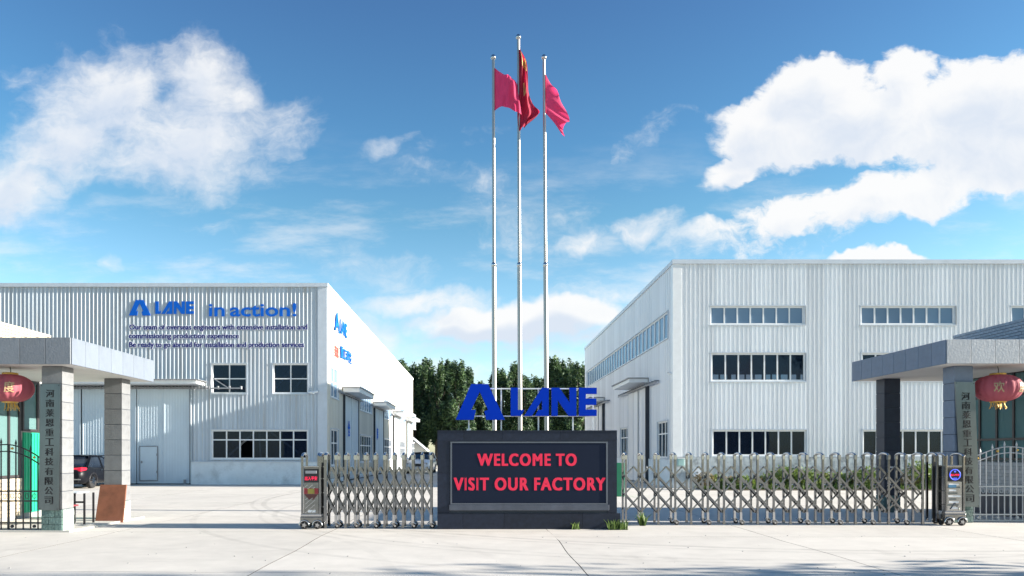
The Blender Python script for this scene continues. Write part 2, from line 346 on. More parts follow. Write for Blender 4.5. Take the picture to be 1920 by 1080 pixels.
m_goldm = mat('gold_lettering', (.42, .30, .17), .5)
m_flag = cloth_mat('flag_cloth', (.60, .045, .14), .45)
m_flagd = cloth_mat('dark_flag_cloth', (.36, .015, .05), .35)
m_greenp = mat('green_panel', (.01, .36, .19), .5, 0, .1)
m_door = mat('door_sheet', (.58, .66, .72), .5, 0, .06, 1.5, stretch=(1,1,.3))
m_crete = None

def text_mesh(body, mat_, w=None, h=None, extrude=.01, offset=0.0, spacing=1.0, bold=0):
    c = bpy.data.curves.new('text', 'FONT'); c.body = body; c.size = 1; c.extrude = 0.0; c.offset = offset; c.space_character = spacing; c.resolution_u = 4; c.fill_mode = 'FRONT' if False else 'BOTH'
    c.extrude = .01
    o = bpy.data.objects.new('text', c); COL.objects.link(o); bpy.context.view_layer.update()
    me = bpy.data.meshes.new_from_object(o.evaluated_get(bpy.context.evaluated_depsgraph_get()))
    bpy.data.objects.remove(o); bpy.data.curves.remove(c)
    n = len(me.vertices); a = np.empty(n*3, 'f'); me.vertices.foreach_get('co', a); a = a.reshape(-1, 3)
    lo_, hi = a.min(0), a.max(0); sz = hi-lo_
    sx = w/sz[0] if w else h/sz[1]; sy = h/sz[1] if h else sx
    x = (a[:, 0]-(lo_[0]+hi[0])/2)*sx; z = (a[:, 1]-(lo_[1]+hi[1])/2)*sy; y = -(a[:, 2])/.01*extrude
    b = np.stack([x, y, z], 1).astype('f'); me.vertices.foreach_set('co', b.ravel())
    me.materials.clear(); me.materials.append(mat_); me.update(); me.name = 'lettering'
    if bold:      # heavier strokes: the glyph laid over itself, each layer a hair further out
        V = [Vector(v.co) for v in me.vertices]; F = [tuple(p.vertices) for p in me.polygons]; mb = MB()
        for k, (dx, dz) in enumerate(((0, 0), (-1, .5), (1, .5), (-1, -.5), (1, -.5))):
            mb.add([(v.x+dx*bold, v.y-.0006*k, v.z+dz*bold) for v in V], F)
        me = mb.mesh('lettering', mat_)
    return me
def poly_mesh(name, pts, depth, mat_):
    """pts in (x,z); front faces -Y"""
    import mathutils.geometry as G
    n = len(pts); tri = G.tessellate_polygon([[Vector((p[0], p[1], 0)) for p in pts]])
    area = sum(pts[i][0]*pts[(i+1)%n][1]-pts[(i+1)%n][0]*pts[i][1] for i in range(n))
    v = [(p[0], 0, p[1]) for p in pts]+[(p[0], depth, p[1]) for p in pts]
    f = []
    for t in tri:
        a, b, c = t
        ar = (pts[b][0]-pts[a][0])*(pts[c][1]-pts[a][1])-(pts[c][0]-pts[a][0])*(pts[b][1]-pts[a][1])
        if ar < 0: a, c = c, a
        f.append((a, b, c)); f.append((c+n, b+n, a+n))
    for i in range(n):
        j = (i+1)%n
        f.append((i, i+n, j+n, j) if area > 0 else (j, j+n, i+n, i))
    me = bpy.data.meshes.new(name); me.from_pydata(v, [], f); me.materials.append(mat_); me.update(); return me

# corrugated wall in its own (u, n, z) frame -------------------------------------------------
class Wall:
    """plane through `o` with horizontal direction u and outward normal n (axis aligned)"""
    def __init__(s, o, u, n): s.o = Vector(o); s.u = Vector(u); s.n = Vector(n)
    def p(s, u, n, z): return s.o+s.u*u+s.n*n+Vector((0, 0, z))
    def box(s, mb, u0, u1, n0, n1, z0, z1):
        a = s.p(u0, n0, z0); b = s.p(u1, n1, z1); mb.box(a.x, b.x, a.y, b.y, a.z, b.z); return mb
def corrugated(w, L, z0, z1, holes, pitch, h, mat_, name, parent, prof=((0, 0), (.58, 0), (.64, 1), (.86, 1), (1, 0)), seams=True):
    us = []; k = 0
    pts = []
    while k*pitch < L:
        for (a, b) in prof[:-1]: pts.append(((k+a)*pitch, b*h))
        k += 1
    pts.append((k*pitch, 0))
    def at(u):
        for i in range(len(pts)-1):
            if pts[i][0] <= u <= pts[i+1][0]:
                t = (u-pts[i][0])/max(1e-9, pts[i+1][0]-pts[i][0]); return pts[i][1]+t*(pts[i+1][1]-pts[i][1])
        return 0
    extra = [x for hl in holes for x in hl[:2]]+[L]
    allp = sorted(set([(round(u, 5), d) for u, d in pts if u <= L]+[(round(x, 5), at(x)) for x in extra if 0 <= x <= L]))
    mb = MB()
    for i in range(len(allp)-1):
        (ua, da), (ub, db) = allp[i], allp[i+1]
        if ub-ua < 1e-4: continue
        mid = (ua+ub)/2; iv = [(z0, z1)]
        for (a, b, c, d) in holes:
            if a <= mid <= b:
                nv = []
                for (s0, s1) in iv:
                    if c > s0: nv.append((s0, min(s1, c)))
                    if d < s1: nv.append((max(s0, d), s1))
                iv = [x for x in nv if x[1]-x[0] > 1e-4]
        for (a, b) in iv:
            vs = [w.p(ua, da, a), w.p(ub, db, a), w.p(ub, db, b), w.p(ua, da, b)]
            mb.add(vs, [(0, 1, 2, 3)] if w.u.cross(Vector((0,0,1))).dot(w.n) > 0 else [(3, 2, 1, 0)])
    return mb.build(name, mat_, parent)
PANES = {}
def window(w, parent, u0, u1, z0, z1, cols, zsplits, gl, fw=.07, trim=True, name='window', open_pane=None, thick=None):
    """frame + mullions as one mesh, each pane its own sub-part"""
    mb = MB(); n0, n1 = -.10, -.02
    w.box(mb, u0, u1, n0, n1, z0, z0+fw); w.box(mb, u0, u1, n0, n1, z1-fw, z1)
    w.box(mb, u0, u0+fw, n0, n1, z0+fw, z1-fw); w.box(mb, u1-fw, u1, n0, n1, z0+fw, z1-fw)
    zs = [z0+fw]+[z for z in zsplits]+[z1-fw]
    cu = [u0+fw+(u1-u0-2*fw)*k/cols for k in range(cols+1)]
    mw = fw*.8 if thick is None else thick
    for k in range(1, cols): w.box(mb, cu[k]-mw/2, cu[k]+mw/2, n0+.005, n1-.004, z0+fw, z1-fw)
    for z in zsplits: w.box(mb, u0+fw, u1-fw, n0+.01, n1-.008, z-mw/2, z+mw/2)
    if trim:   # sheet-metal flashing round the opening
        tm = MB(); w.box(tm, u0-.05, u1+.05, -.12, .06, z1+.001, z1+.045); w.box(tm, u0-.05, u1+.05, -.12, .07, z0-.045, z0-.001)
        w.box(tm, u0-.05, u0-.001, -.12, .045, z0, z1); w.box(tm, u1+.001, u1+.05, -.12, .045, z0, z1)
    f = mb.build(name, m_frame, parent)
    if trim: tm.build('flashing', m_trim, f)
    for i in range(cols):
        for j in range(len(zs)-1):
            if open_pane == (i, j): continue
            a, b = cu[i]+(mw/2 if i else 0), cu[i+1]-(mw/2 if i < cols-1 else 0)
            c, d = zs[j]+(mw/2 if j else 0), zs[j+1]-(mw/2 if j < len(zs)-2 else 0)
            du, dz = round(b-a, 3), round(d-c, 3); key = (du, dz, gl.name, abs(w.u.x) > .5)
            if key not in PANES:
                q = MB()
                if key[3]: q.box(-du/2, du/2, -.005, .005, -dz/2, dz/2)
                else: q.box(-.005, .005, -du/2, du/2, -dz/2, dz/2)
                PANES[key] = q.mesh('pane', gl)
            link('pane', PANES[key], w.p((a+b)/2, -.07, (c+d)/2), f, rot=(random.uniform(-.006, .006), 0, random.uniform(-.006, .006)))
    return f

# ------------------------------------------------------------------ ground
def ground_mat(name, base, marks=False):
    m, N, L, B = new_mat(name); B.inputs['Roughness'].default_value = .85
    ge = N.new('ShaderNodeNewGeometry'); pos = ge.outputs['Position']
    def nz(scale, det=6, st=(1, 1, 1)):
        mp = N.new('ShaderNodeMapping'); L.new(pos, mp.inputs[0]); mp.inputs['Scale'].default_value = st
        n = N.new('ShaderNodeTexNoise'); L.new(mp.outputs[0], n.inputs['Vector']); n.inputs['Scale'].default_value = scale; n.inputs['Detail'].default_value = det; n.inputs['Roughness'].default_value = .65; return n.outputs['Fac']
    def mr(x, a, b, c, d):
        n = N.new('ShaderNodeMapRange'); L.new(x, n.inputs[0]); n.inputs[1].default_value = a; n.inputs[2].default_value = b; n.inputs[3].default_value = c; n.inputs[4].default_value = d; return n.outputs[0]
    def mul(a, b):
        n = N.new('ShaderNodeMath'); n.operation = 'MULTIPLY'; L.new(a, n.inputs[0]); L.new(b, n.inputs[1]); return n.outputs[0]
    f = mul(mr(nz(.35), .3, .7, .88, 1.06), mr(nz(2.2, 8), .3, .7, .92, 1.05))
    f = mul(f, mr(nz(60, 3), .2, .8, .93, 1.06))
    f = mul(f, mr(nz(14, 6), .66, .74, 1, .80))       # small pits and spots
    f = mul(f, mr(nz(1.1, 7, (.25, 1, 1)), .58, .72, 1, .88))
    f = mul(f, mr(nz(.55, 5, (1, .5, 1)), .62, .70, 1, .86)); f = mul(f, mr(nz(3.1, 3), .70, .76, 1, .78))
    if marks:   # tyre marks left by cars turning in
        sp = N.new('ShaderNodeSeparateXYZ'); L.new(pos, sp.inputs[0])
        for (cx, cy, r, wd, amt) in [(5.2, 22.0, 10.9, .09, .16), (5.2, 22.0, 11.25, .06, .12), (5.0, 21.8, 12.55, .09, .14), (8.0, 27.5, 15.4, .1, .22), (8.0, 27.5, 15.75, .07, .16), (-12, 8, 11.0, .1, .07), (-12.0, 7.0, 13.0, .1, .06)]:
            v = N.new('ShaderNodeVectorMath'); v.operation = 'SUBTRACT'; L.new(pos, v.inputs[0]); v.inputs[1].default_value = (cx, cy, 0)
            l = N.new('ShaderNodeVectorMath'); l.operation = 'LENGTH'; L.new(v.outputs[0], l.inputs[0])
            d = N.new('ShaderNodeMath'); d.operation = 'SUBTRACT'; L.new(l.outputs['Value'], d.inputs[0]); d.inputs[1].default_value = r
            ab = N.new('ShaderNodeMath'); ab.operation = 'ABSOLUTE'; L.new(d.outputs[0], ab.inputs[0])
            band = mr(ab.outputs[0], wd*.6, wd, amt, 0); br = mul(band, mr(nz(1.7), .35, .6, .2, 1))
            one = N.new('ShaderNodeMath'); one.operation = 'SUBTRACT'; one.inputs[0].default_value = 1; L.new(br, one.inputs[1]); f = mul(f, one.outputs[0])
    oi = N.new('ShaderNodeObjectInfo'); f = mul(f, mr(oi.outputs['Random'], 0, 1, .95, 1.04))
    vm = N.new('ShaderNodeVectorMath'); vm.operation = 'SCALE'; vm.inputs[0].default_value = base; L.new(f, vm.inputs['Scale']); L.new(vm.outputs[0], B.inputs['Base Color'])
    nb = N.new('ShaderNodeTexNoise'); L.new(pos, nb.inputs['Vector']); nb.inputs['Scale'].default_value = 35; nb.inputs['Detail'].default_value = 6
    bp = N.new('ShaderNodeBump'); bp.inputs['Strength'].default_value = .25; bp.inputs['Distance'].default_value = .01; L.new(nb.outputs['Fac'], bp.inputs['Height']); L.new(bp.outputs[0], B.inputs['Normal'])
    return m
m_slab = ground_mat('concrete_slab', (.575, .54, .49), True)
m_earth = mat('joint_dirt', (.05, .045, .04), .95, 0, .3, 3, world=True)
m_far = ground_mat('far_ground', (.34, .34, .29))
GZ = -.010
g = BOX('ground', m_far, None, -600, 600, -60, 1500, -.6, -.035); tag(g, kind='structure')
forecourt = MB().box(-40, 40, -2, 86, -.034, -.010).build('forecourt', m_earth); tag(forecourt, kind='structure')
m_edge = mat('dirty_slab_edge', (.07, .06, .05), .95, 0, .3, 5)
JX = [-29.6, -25.2, -20.8, -16.4, -11.9, -7.4, -3.05, 1.42, 5.55, 9.9, 14.3, 18.7, 23.1, 27.5]
def jwarp(x, y, amt=.02): return amt*math.sin(x*1.7+y*2.3)+amt*.6*math.sin(y*5.1+x)
def slab(x0, x1, y0, y1, seg=7):
    g_ = .007
    pts = []
    for k in range(seg+1): t = k/seg; x = x0+(x1-x0)*t; pts.append((x+(g_ if k == 0 else -g_ if k == seg else 0), y0+g_+(jwarp(x, y0) if 0 < k < seg else 0)))
    for k in range(1, seg): t = k/seg; y = y0+(y1-y0)*t; pts.append((x1-g_+jwarp(y, x1, .018), y))
    for k in range(seg, -1, -1): t = k/seg; x = x0+(x1-x0)*t; pts.append((x+(g_ if k == 0 else -g_ if k == seg else 0), y1-g_+(jwarp(x, y1) if 0 < k < seg else 0)))
    for k in range(seg-1, 0, -1): t = k/seg; y = y0+(y1-y0)*t; pts.append((x0+g_+jwarp(y, x0, .018), y))
    n = len(pts); mb = MB()
    mb.add([(p[0], p[1], 0) for p in pts]+[(p[0], p[1], GZ+.002) for p in pts], [tuple(range(n))]+[(i, i+n, (i+1)%n+n, (i+1)%n) for i in range(n)])
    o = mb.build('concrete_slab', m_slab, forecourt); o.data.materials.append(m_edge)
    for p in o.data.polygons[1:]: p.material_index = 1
    return o
rowsL = [0, 5, 10.0, 15.05, 18.75, 23.6, 28.5, 33.4, 37.3]
rowsR = [0, 5, 10.0, 14.15, 18.75, 23.6, 28.5, 33.4]
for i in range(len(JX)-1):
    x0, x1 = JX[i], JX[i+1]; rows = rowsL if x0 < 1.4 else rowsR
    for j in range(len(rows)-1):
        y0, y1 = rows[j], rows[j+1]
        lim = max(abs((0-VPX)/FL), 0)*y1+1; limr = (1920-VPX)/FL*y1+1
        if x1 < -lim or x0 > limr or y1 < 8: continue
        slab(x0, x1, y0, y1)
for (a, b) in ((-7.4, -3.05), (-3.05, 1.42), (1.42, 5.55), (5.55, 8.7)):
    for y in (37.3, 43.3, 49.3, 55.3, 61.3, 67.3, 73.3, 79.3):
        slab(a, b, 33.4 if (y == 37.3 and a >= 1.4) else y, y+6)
MB().box(-29.6, 27.5, -8, 4.99, GZ+.001, .0).build('road_surface', m_slab)
bpy.data.objects['road_surface']['kind'] = 'structure'

# ------------------------------------------------------------------ left factory building
YL, XL, HL = 37.4, -7.77, 10.1
fl = empty('factory_building', (XL, YL, 0), 'long pale corrugated factory hall on the left with blue lettering on its front', 'building')
WL = Wall((XL-36, YL, 0), (1, 0, 0), (0, -1, 0))       # front wall, u runs left to right
def ul(px, Y=YL): return PX(px, Y)-(XL-36)
winA = (ul(397), ul(463), PZ(738, YL), PZ(682, YL)); winB = (ul(512), ul(578), PZ(738, YL), PZ(682, YL)); winC = (ul(396.5), ul(578), PZ(861, YL), PZ(806, YL))
doorh = (ul(20), ul(359), 0, 4.95)
corrugated(WL, 36, 1.13, HL-.12, [winA, winB, winC, doorh], .204, .038, m_clad_l, 'cladding', fl)
corrugated(WL, ul(20), 0, 1.13, [], .204, .038, m_clad_l, 'cladding', fl)
BOX('parapet_cap', m_trim, fl, XL-36, XL+.10, YL-.10, YL+.15, HL-.13, HL+.06)
BOX('corner_trim', m_trim, fl, XL-.42, XL+.05, YL-.055, YL-.003, 1.13, HL-.135)
MB().box(ul(359)+XL-36+.003, XL+.09, YL-.10, YL+.1, 0, 1.12).build('plinth', m_plinth_l, fl)
BOX('drip_sill', m_trim, fl, PX(359, YL), XL+.12, YL-.15, YL-.002, 1.121, 1.17)
window(WL, fl, *winA, 2, [(winA[2]+winA[3])/2], m_glass, .065)
window(WL, fl, *winB, 2, [(winB[2]+winB[3])/2], m_glass, .065)
window(WL, fl, *winC, 7, [winC[2]+.66*(winC[3]-winC[2])], m_glass, .075, open_pane=(2, 0))
# side wall
WLS = Wall((XL, YL, 0), (0, 1, 0), (1, 0, 0)); LS = 48.1
holes = []
def ys(px): return 10777/(900-px)-YL
uw = []
for k in range(4):
    y0 = 10.4+12.0*k
    uw.append((y0, y0+5.2, 4.35, 6.05)); uw.append((y0, y0+5.0, .95, 2.75))
uw += [(ys(619.5), ys(634), 4.5, 6.15), (ys(620), ys(634), .9, 2.85)]
dl = [(4.6+12.0*k, 9.0+12.0*k) for k in range(4)]
corrugated(WLS, LS, .25, HL-.12, uw+[(a, b, 0, 4.75) for a, b in dl], .41, .03, m_clad_ls, 'cladding', fl)
for k, q in enumerate(uw):
    n = 2 if k >= 8 else 5
    window(WLS, fl, *q, n, [q[2]+.62*(q[3]-q[2])] if k % 2 else [(q[2]+q[3])/2] if k >= 8 else [], m_glassb if k % 2 == 0 else m_glass, .08)
prev = 0
for a, b in dl+[(LS, LS)]:
    if a > prev: MB().box(XL+.036, XL+.07, YL+prev+(.105 if prev == 0 else 0), YL+a, 0, .24).build('plinth', m_plinth_l, fl)
    prev = b
BOX('parapet_cap', m_trimw, fl, XL-.1, XL+.08, YL+.151, YL+LS, HL-.13, HL+.06)
for a, b in dl:      # each loading door: two sliding leaves under a canopy
    mid = (a+b)/2
    for (p0, p1, nn) in ((a-.15, mid-.01, .085), (mid+.01, b+.15, .085)):
        mb = MB(); WLS.box(mb, p0, p1, nn-.03, nn, .03, 4.85)
        k = p0+.15
        while k < p1-.1: WLS.box(mb, k, k+.05, nn+.001, nn+.02, .1, 4.8); k += .4
        for e in (p0, p1-.09): WLS.box(mb, e, e+.09, nn+.0015, nn+.03, .03, 4.85)
        o = mb.build('sliding_door', m_door, fl)
    mb = MB(); WLS.box(mb, a-.22, a-.152, 0, .16, 0, 4.85); WLS.box(mb, b+.152, b+.22, 0, .16, 0, 4.85); WLS.box(mb, mid-.009, mid+.009, .05, .12, .03, 4.84); mb.build('door_jamb', m_dark, fl)
    mb = MB(); WLS.box(mb, a-1.6, b+1.6, .14, .20, 4.88, 4.96)
    for q in np.arange(a-1.5, b+1.6, .8): WLS.box(mb, q, q+.06, 0, .139, 4.89, 5.02)
    mb.build('door_rail', m_grey, fl)
    cn = MB(); WLS.box(cn, a-.35, b+.75, .05, 1.0, 5.0, 5.26); c = cn.build('door_canopy', m_trimw, fl, .01)
    t = MB(); WLS.box(t, a-.42, b+.82, .0, 1.07, 5.262, 5.30); t.build('canopy_sheet', m_grey, c)
# lettering up on the side wall
sg = empty('side_wall_lettering', (XL+.05, YL+2, 7), 'blue company lettering seen edge-on high on the sunlit side wall of the left hall', 'lettering')
# front doors of the left hall
for (p0, p1) in ((22, 152), (155, 256), (258, 359)):
    x0, x1 = PX(p0, YL-.1), PX(p1, YL-.1); mb = MB(); mb.box(x0, x1, YL-.12, YL-.08, .05, 4.9)
    q = x0+.12
    while q < x1-.1: mb.box(q, q+.03, YL-.132, YL-.1201, .15, 4.8); q += .14
    for e in (x0, (x0+x1)/2-.03, x1-.06): mb.box(e, e+.06, YL-.15, YL-.1205, .05, 4.9)
    mb.box(x0+.061, x1-.061, YL-.145, YL-.1207, .05, .14); mb.box(x0+.061, x1-.061, YL-.145, YL-.1207, 4.8, 4.9)
    o = mb.build('sliding_door', m_door, fl)
    if p0 == 258:
        wd = MB(); a, b = PX(263, YL-.18), PX(294, YL-.18); z0, z1 = .22, PZ(838, YL)
        wd.box(a, b, YL-.19, YL-.152, z0, z1); o2 = wd.build('wicket_door', m_door, o, .006)
        fr = MB()
        for (u0, u1, v0, v1) in ((a-.05, a-.01, z0-.05, z1+.05), (b+.01, b+.05, z0-.05, z1+.05), (a-.009, b+.009, z1+.01, z1+.05), (a-.009, b+.009, z0-.05, z0-.01)): fr.box(u0, u1, YL-.175, YL-.1521, v0, v1)
        fr.box(b-.01, b+.05, YL-.21, YL-.1905, z0+.35, z0+.47); fr.box(b-.01, b+.05, YL-.21, YL-.1905, z1-.45, z1-.33)
        fr.box(a+.06, a+.12, YL-.24, YL-.1905, z0+.85, z0+.97)
        fr.build('wicket_frame', m_grey, o)
BOX('door_jamb', m_dark, fl, PX(359, YL)-.02, PX(359, YL)+.0, YL-.2, YL+.0, 0, 4.95)
BOX('door_void', m_dark, fl, PX(20, YL), PX(359, YL)-.03, YL+.0, YL+.05, 0, 4.95)
BOX('drain_pipe', m_grey, fl, PX(359, YL)-.30, PX(359, YL)-.2, YL-.26, YL-.17, 0, .25)
mb = MB(); mb.box(PX(10, 37.1), PX(452, 37.1), YL-.30, YL-.24, 4.80, 4.87)
for px in range(30, 450, 22): mb.box(PX(px, 37), PX(px, 37)+.06, YL-.235, YL-.05, 4.8, 4.95)
for k in range(60): mb.box(PX(14, 37)+k*.17, PX(14, 37)+k*.17+.05, YL-.33, YL-.301, 4.80, 4.93)
mb.bar((PX(391, 37), YL-.28, 4.87), (PX(391, 37), YL-.05, 5.5), .05, .05); mb.bar((PX(397, 37), YL-.28, 5.35), (PX(425, 37), YL-.28, 4.87), .05, .04)
mb.build('door_rail', m_grey, fl)
cn = BOX('door_canopy', m_trimw, fl, PX(8, 36.2), PX(368, 36.2), 36.2, YL-.05, 4.98, 5.16, .01)
mb = MB(); x0, x1 = PX(4, 36.1), PX(372, 36.1)
for k in range(int((x1-x0)/.1)): mb.box(x0+k*.1, x0+k*.1+.06, 36.08, YL-.04, 5.161, 5.20)
mb.box(x0, x1, 36.09, YL-.045, 5.163, 5.185); mb.build('canopy_sheet', m_grey, cn)
# shell and the steelwork that shows through the panes
mb = MB(); mb.box(XL-36, XL-35.8, YL+.2, YL+LS, 0, HL-.2); mb.box(XL-36, XL-.1, YL+LS-.2, YL+LS, 0, HL-.2); mb.box(XL-36, XL-.1, YL+.06, YL+LS, HL-.25, HL-.15); mb.build('hall_shell', m_inner, fl)
mb = MB(); mb.box(PX(360, YL)+.0, XL-.12, YL+4.5, YL+4.6, 0, HL-.3); mb.build('inner_partition', m_inner, fl)
for (a, za, b, zb) in ((392, 700, 440, 742), (545, 690, 500, 745), (578, 690, 545, 735), (420, 860, 480, 806), (500, 806, 560, 850), (540, 862, 600, 880), (484, 806, 487, 862)):
    MB().bar((PX(a, 38), 38.2, PZ(za, 38)), (PX(b, 38), 38.2, PZ(zb, 38)), .09, .09).build('steel_brace', m_steel, fl)

# painted lettering on the front wall ------------------------------------------------------
LA = [(578,642),(725,303),(885,303),(1045,642),(868,642),(850,560),(885,547),(806,375),(725,547),(770,547),(748,642)]
LL = [(1100,338),(1168,338),(1168,548),(1228,548),(1200,605),(1100,605)]
LAA = [(1228,605),(1395,338),(1460,338),(1460,605),(1330,605),(1362,548),(1397,548),(1397,455),(1300,605)]
LN = [(1487,605),(1487,338),(1560,338),(1658,478),(1658,338),(1722,338),(1722,605),(1650,605),(1545,455),(1545,605)]
LE = [(1748,605),(1748,338),(1915,338),(1915,396),(1812,396),(1812,440),(1912,440),(1912,500),(1812,500),(1812,545),(1915,545),(1915,605)]
def logo(Y, boxA, boxL, depth, mat_, parent, name='letter', zfn=PZ):
    for pts, bb, src in ((LA, boxA, (578, 1045, 303, 642)),)+tuple((q, boxL, (1100, 1915, 338, 605)) for q in (LL, LAA, LN, LE)):
        pp = [(PX(bb[0]+(x-src[0])/(src[1]-src[0])*(bb[1]-bb[0]), Y), PZ(bb[2]+(y-src[2])/(src[3]-src[2])*(bb[3]-bb[2]), Y)) for x, y in pts]
        cx = sum(p[0] for p in pp)/len(pp); cz = min(p[1] for p in pp)
        me = poly_mesh(name, [(p[0]-cx, p[1]-cz) for p in pp], depth, mat_)
        link(name, me, (cx, Y, cz), parent)
YT = YL-.10
wl = empty('wall_lettering', (PX(400, YT), YT, PZ(650, YT)), 'large blue painted slogan lettering on the corrugated front of the left hall', 'lettering')
logo(YL-.058, (241.5, 282.7, 562.5, 591.5), (291, 363.5, 565, 588.5), .016, m_wblue, wl)
def put_text(body, px0, px1, py0, py1, Y, m_, parent, name='lettering', extrude=.02, offset=0, spacing=1.0, yoff=0):
    me = text_mesh(body, m_, PX(px1, Y)-PX(px0, Y), PZ(py0, Y)-PZ(py1, Y), extrude, offset, spacing)
    return link(name, me, (PX((px0+px1)/2, Y), Y+yoff, PZ((py0+py1)/2, Y)), parent)
def baseline_text(body, px0, px1, basepy, cap_h, Y, m_, parent, offset=0.03, name='letter', halo=None):
    """one mesh per glyph, laid out along the measured advance, cap height in px"""
    c = bpy.data.curves.new('text', 'FONT'); c.size = 1; c.offset = offset
    o = bpy.data.objects.new('text', c); COL.objects.link(o)
    def dims(s):
        c.body = s; bpy.context.view_layer.update(); bb = [Vector(b) for b in o.bound_box]; return min(b.x for b in bb), max(b.x for b in bb), min(b.y for b in bb), max(b.y for b in bb)
    tot = dims(body); sc = (PX(px1, Y)-PX(px0, Y))/(tot[1]-tot[0]); szv = (cap_h*Y/FL)/.73; c.extrude = .01
    for i, ch in enumerate(body):
        if ch == ' ': continue
        full = dims(body[:i+1]); one = dims(ch); x_right = full[1]; w_ = one[1]-one[0]
        xc = (x_right-w_/2-tot[0])*sc+PX(px0, Y)
        me = text_mesh(ch, m_, w_*sc, (one[3]-one[2])*szv, .008, offset)
        link(name, me, (xc, Y, PZ(basepy, Y)+(one[2]+one[3])/2*szv), parent)
    bpy.data.objects.remove(o); bpy.data.curves.remove(c)
baseline_text('in', 391.5, 421, 592.5, 25, YL-.05, m_wblue, wl, .018)
baseline_text('action!', 431, 555.5, 592.5, 25, YL-.05, m_wblue, wl, .018)
def word_line(body, px0, px1, py0, py1, Y, parent):
    c = bpy.data.curves.new('text', 'FONT'); c.size = 1
    o = bpy.data.objects.new('text', c); COL.objects.link(o)
    def dims(s):
        c.body = s; bpy.context.view_layer.update(); bb = [Vector(b) for b in o.bound_box]; return min(b.x for b in bb), max(b.x for b in bb), min(b.y for b in bb), max(b.y for b in bb)
    tot = dims(body); sc = (PX(px1, Y)-PX(px0, Y))/(tot[1]-tot[0]); sz = (PZ(py0, Y)-PZ(py1, Y))/(tot[3]-tot[2]); pos = 0
    for w_ in body.split(' '):
        f = dims(body[:pos+len(w_)]); q = dims(w_); pos += len(w_)+1; ww = q[1]-q[0]
        loc = ((f[1]-ww/2-tot[0])*sc+PX(px0, Y), YL-.047, PZ(py1, Y)+((q[2]+q[3])/2-tot[2])*sz)
        wo = link('word', text_mesh(w_, m_navy, ww*sc, (q[3]-q[2])*sz, .0012, 0, bold=.011), loc, parent)
        h_ = link('word_outline', text_mesh(w_, m_white, (ww+.04)*sc, (q[3]-q[2]+.04)*sz, .001, 0, bold=.045), (loc[0], YL-.040, loc[2]), wo)
    bpy.data.objects.remove(o); bpy.data.curves.remove(c)
for body, a, b, t, bt in (('Our team of overseas engineers with extensive installation and', 242, 575, 608, 620.5), ('commissioning production experience', 241, 447, 624.5, 637), ('Be ready to go abroad for installation and production services', 241.5, 569, 641, 653.5)):
    word_line(body, a, b, t, bt, YT, wl)
# side wall lettering: drawn in the wall's plane, foreshortened by the view
def wall_text(body, y0, y1, z0, z1, m_, parent, off=.02, sp=1):
    me = text_mesh(body, m_, y1-y0, z1-z0, .02, off, sp); return link('lettering', me, (XL+.08, (y0+y1)/2, (z0+z1)/2), parent, rot=(0, 0, math.radians(90)))
def sy(px): return 10777/(900-px)
wall_text('A', sy(625), sy(634), 8.1, 9.15, m_wblue, sg); wall_text('LANE', sy(636), sy(648), 8.2, 9.0, m_wblue, sg)
wall_text('重工科技', sy(636), sy(657), 6.85, 7.55, m_wblue, sg)
m_redp = mat('red_painted_lettering', (.55, .12, .10), .6); wall_text('莱恩', sy(625), sy(632), 6.7, 7.3, m_redp, sg, -.005)
for k, (a, b) in enumerate(dl[:2]):
    me = text_mesh('仓' if k == 0 else '库', m_wblue, .7, .9, .01, .02); link('door_lettering', me, (XL+.14, YL+a+1.1, 3.0), sg, rot=(0, 0, math.radians(90)))
def cctv(name, px, py, Y, label, parent=None, side=1):
    e = empty(name, (PX(px, Y), Y, PZ(py, Y)), label, 'camera', 'cameras on the hall walls')
    x, z = PX(px, Y), PZ(py, Y)
    MB().tube([(x, Y-.25, z), (x+.30*side, Y-.42, z-.06)], .06, 10).build('camera_body', m_trimw, e)
    MB().tube([(x, Y, z+.05), (x+.1*side, Y-.3, z+.0)], .02, 6).build('bracket', m_grey, e)
    return e
cctv('security_camera', 581, 736, YL-.05, 'white security camera beside the right-hand upper window of the left hall')
cctv('security_camera', 598, 735, YL-.05, 'white security camera near the corner of the left hall', side=-1)

# ------------------------------------------------------------------ right factory building
YR, XR, HR = 33.5, 8.77, 10.27
fr_ = empty('factory_building', (XR, YR, 0), 'white corrugated factory hall on the right with three rows of ribbon windows', 'building')
WR = Wall((XR, YR, 0), (1, 0, 0), (0, -1, 0)); LR = 30
def ur(px): return PX(px, YR)-XR
wr = []
for i in range(3):
    d = 282*i
    wr.append((ur(1331+d), ur(1508+d), PZ(609, YR), PZ(574, YR), 0)); wr.append((ur(1333+d), ur(1510+d), PZ(715, YR), PZ(662, YR), 1)); wr.append((ur(1335+d), ur(1512+d), PZ(855, YR), PZ(806, YR), 2))
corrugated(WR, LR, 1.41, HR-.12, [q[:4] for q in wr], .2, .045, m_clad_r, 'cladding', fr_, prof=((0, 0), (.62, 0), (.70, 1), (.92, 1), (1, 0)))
for q in wr: window(WR, fr_, *q[:4], 7, [], m_glassb if q[4] == 0 else m_glass, .075)
BOX('parapet_cap', m_trim, fr_, XR-.08, XR+LR, YR-.09, YR+.15, HR-.13, HR+.06)
BOX('corner_trim', m_trimw, fr_, XR-.05, XR+.34, YR-.05, YR-.003, 1.41, HR-.135)
MB().box(XR-.06, XR+LR, YR-.09, YR+.1, 0, 1.40).build('plinth', m_plinth_r, fr_)
WRS = Wall((XR, YR, 0), (0, 1, 0), (-1, 0, 0)); LRS = 28.2
strip = (.95, 27.1, 6.95, 8.2)
rd = [(4.9, 9.9), (18.5, 23.5)]
sw = [(.95, 3.0, 1.35, 3.1), (10.3, 12.6, 1.35, 3.1), (24.2, 26.4, 1.35, 3.1)]
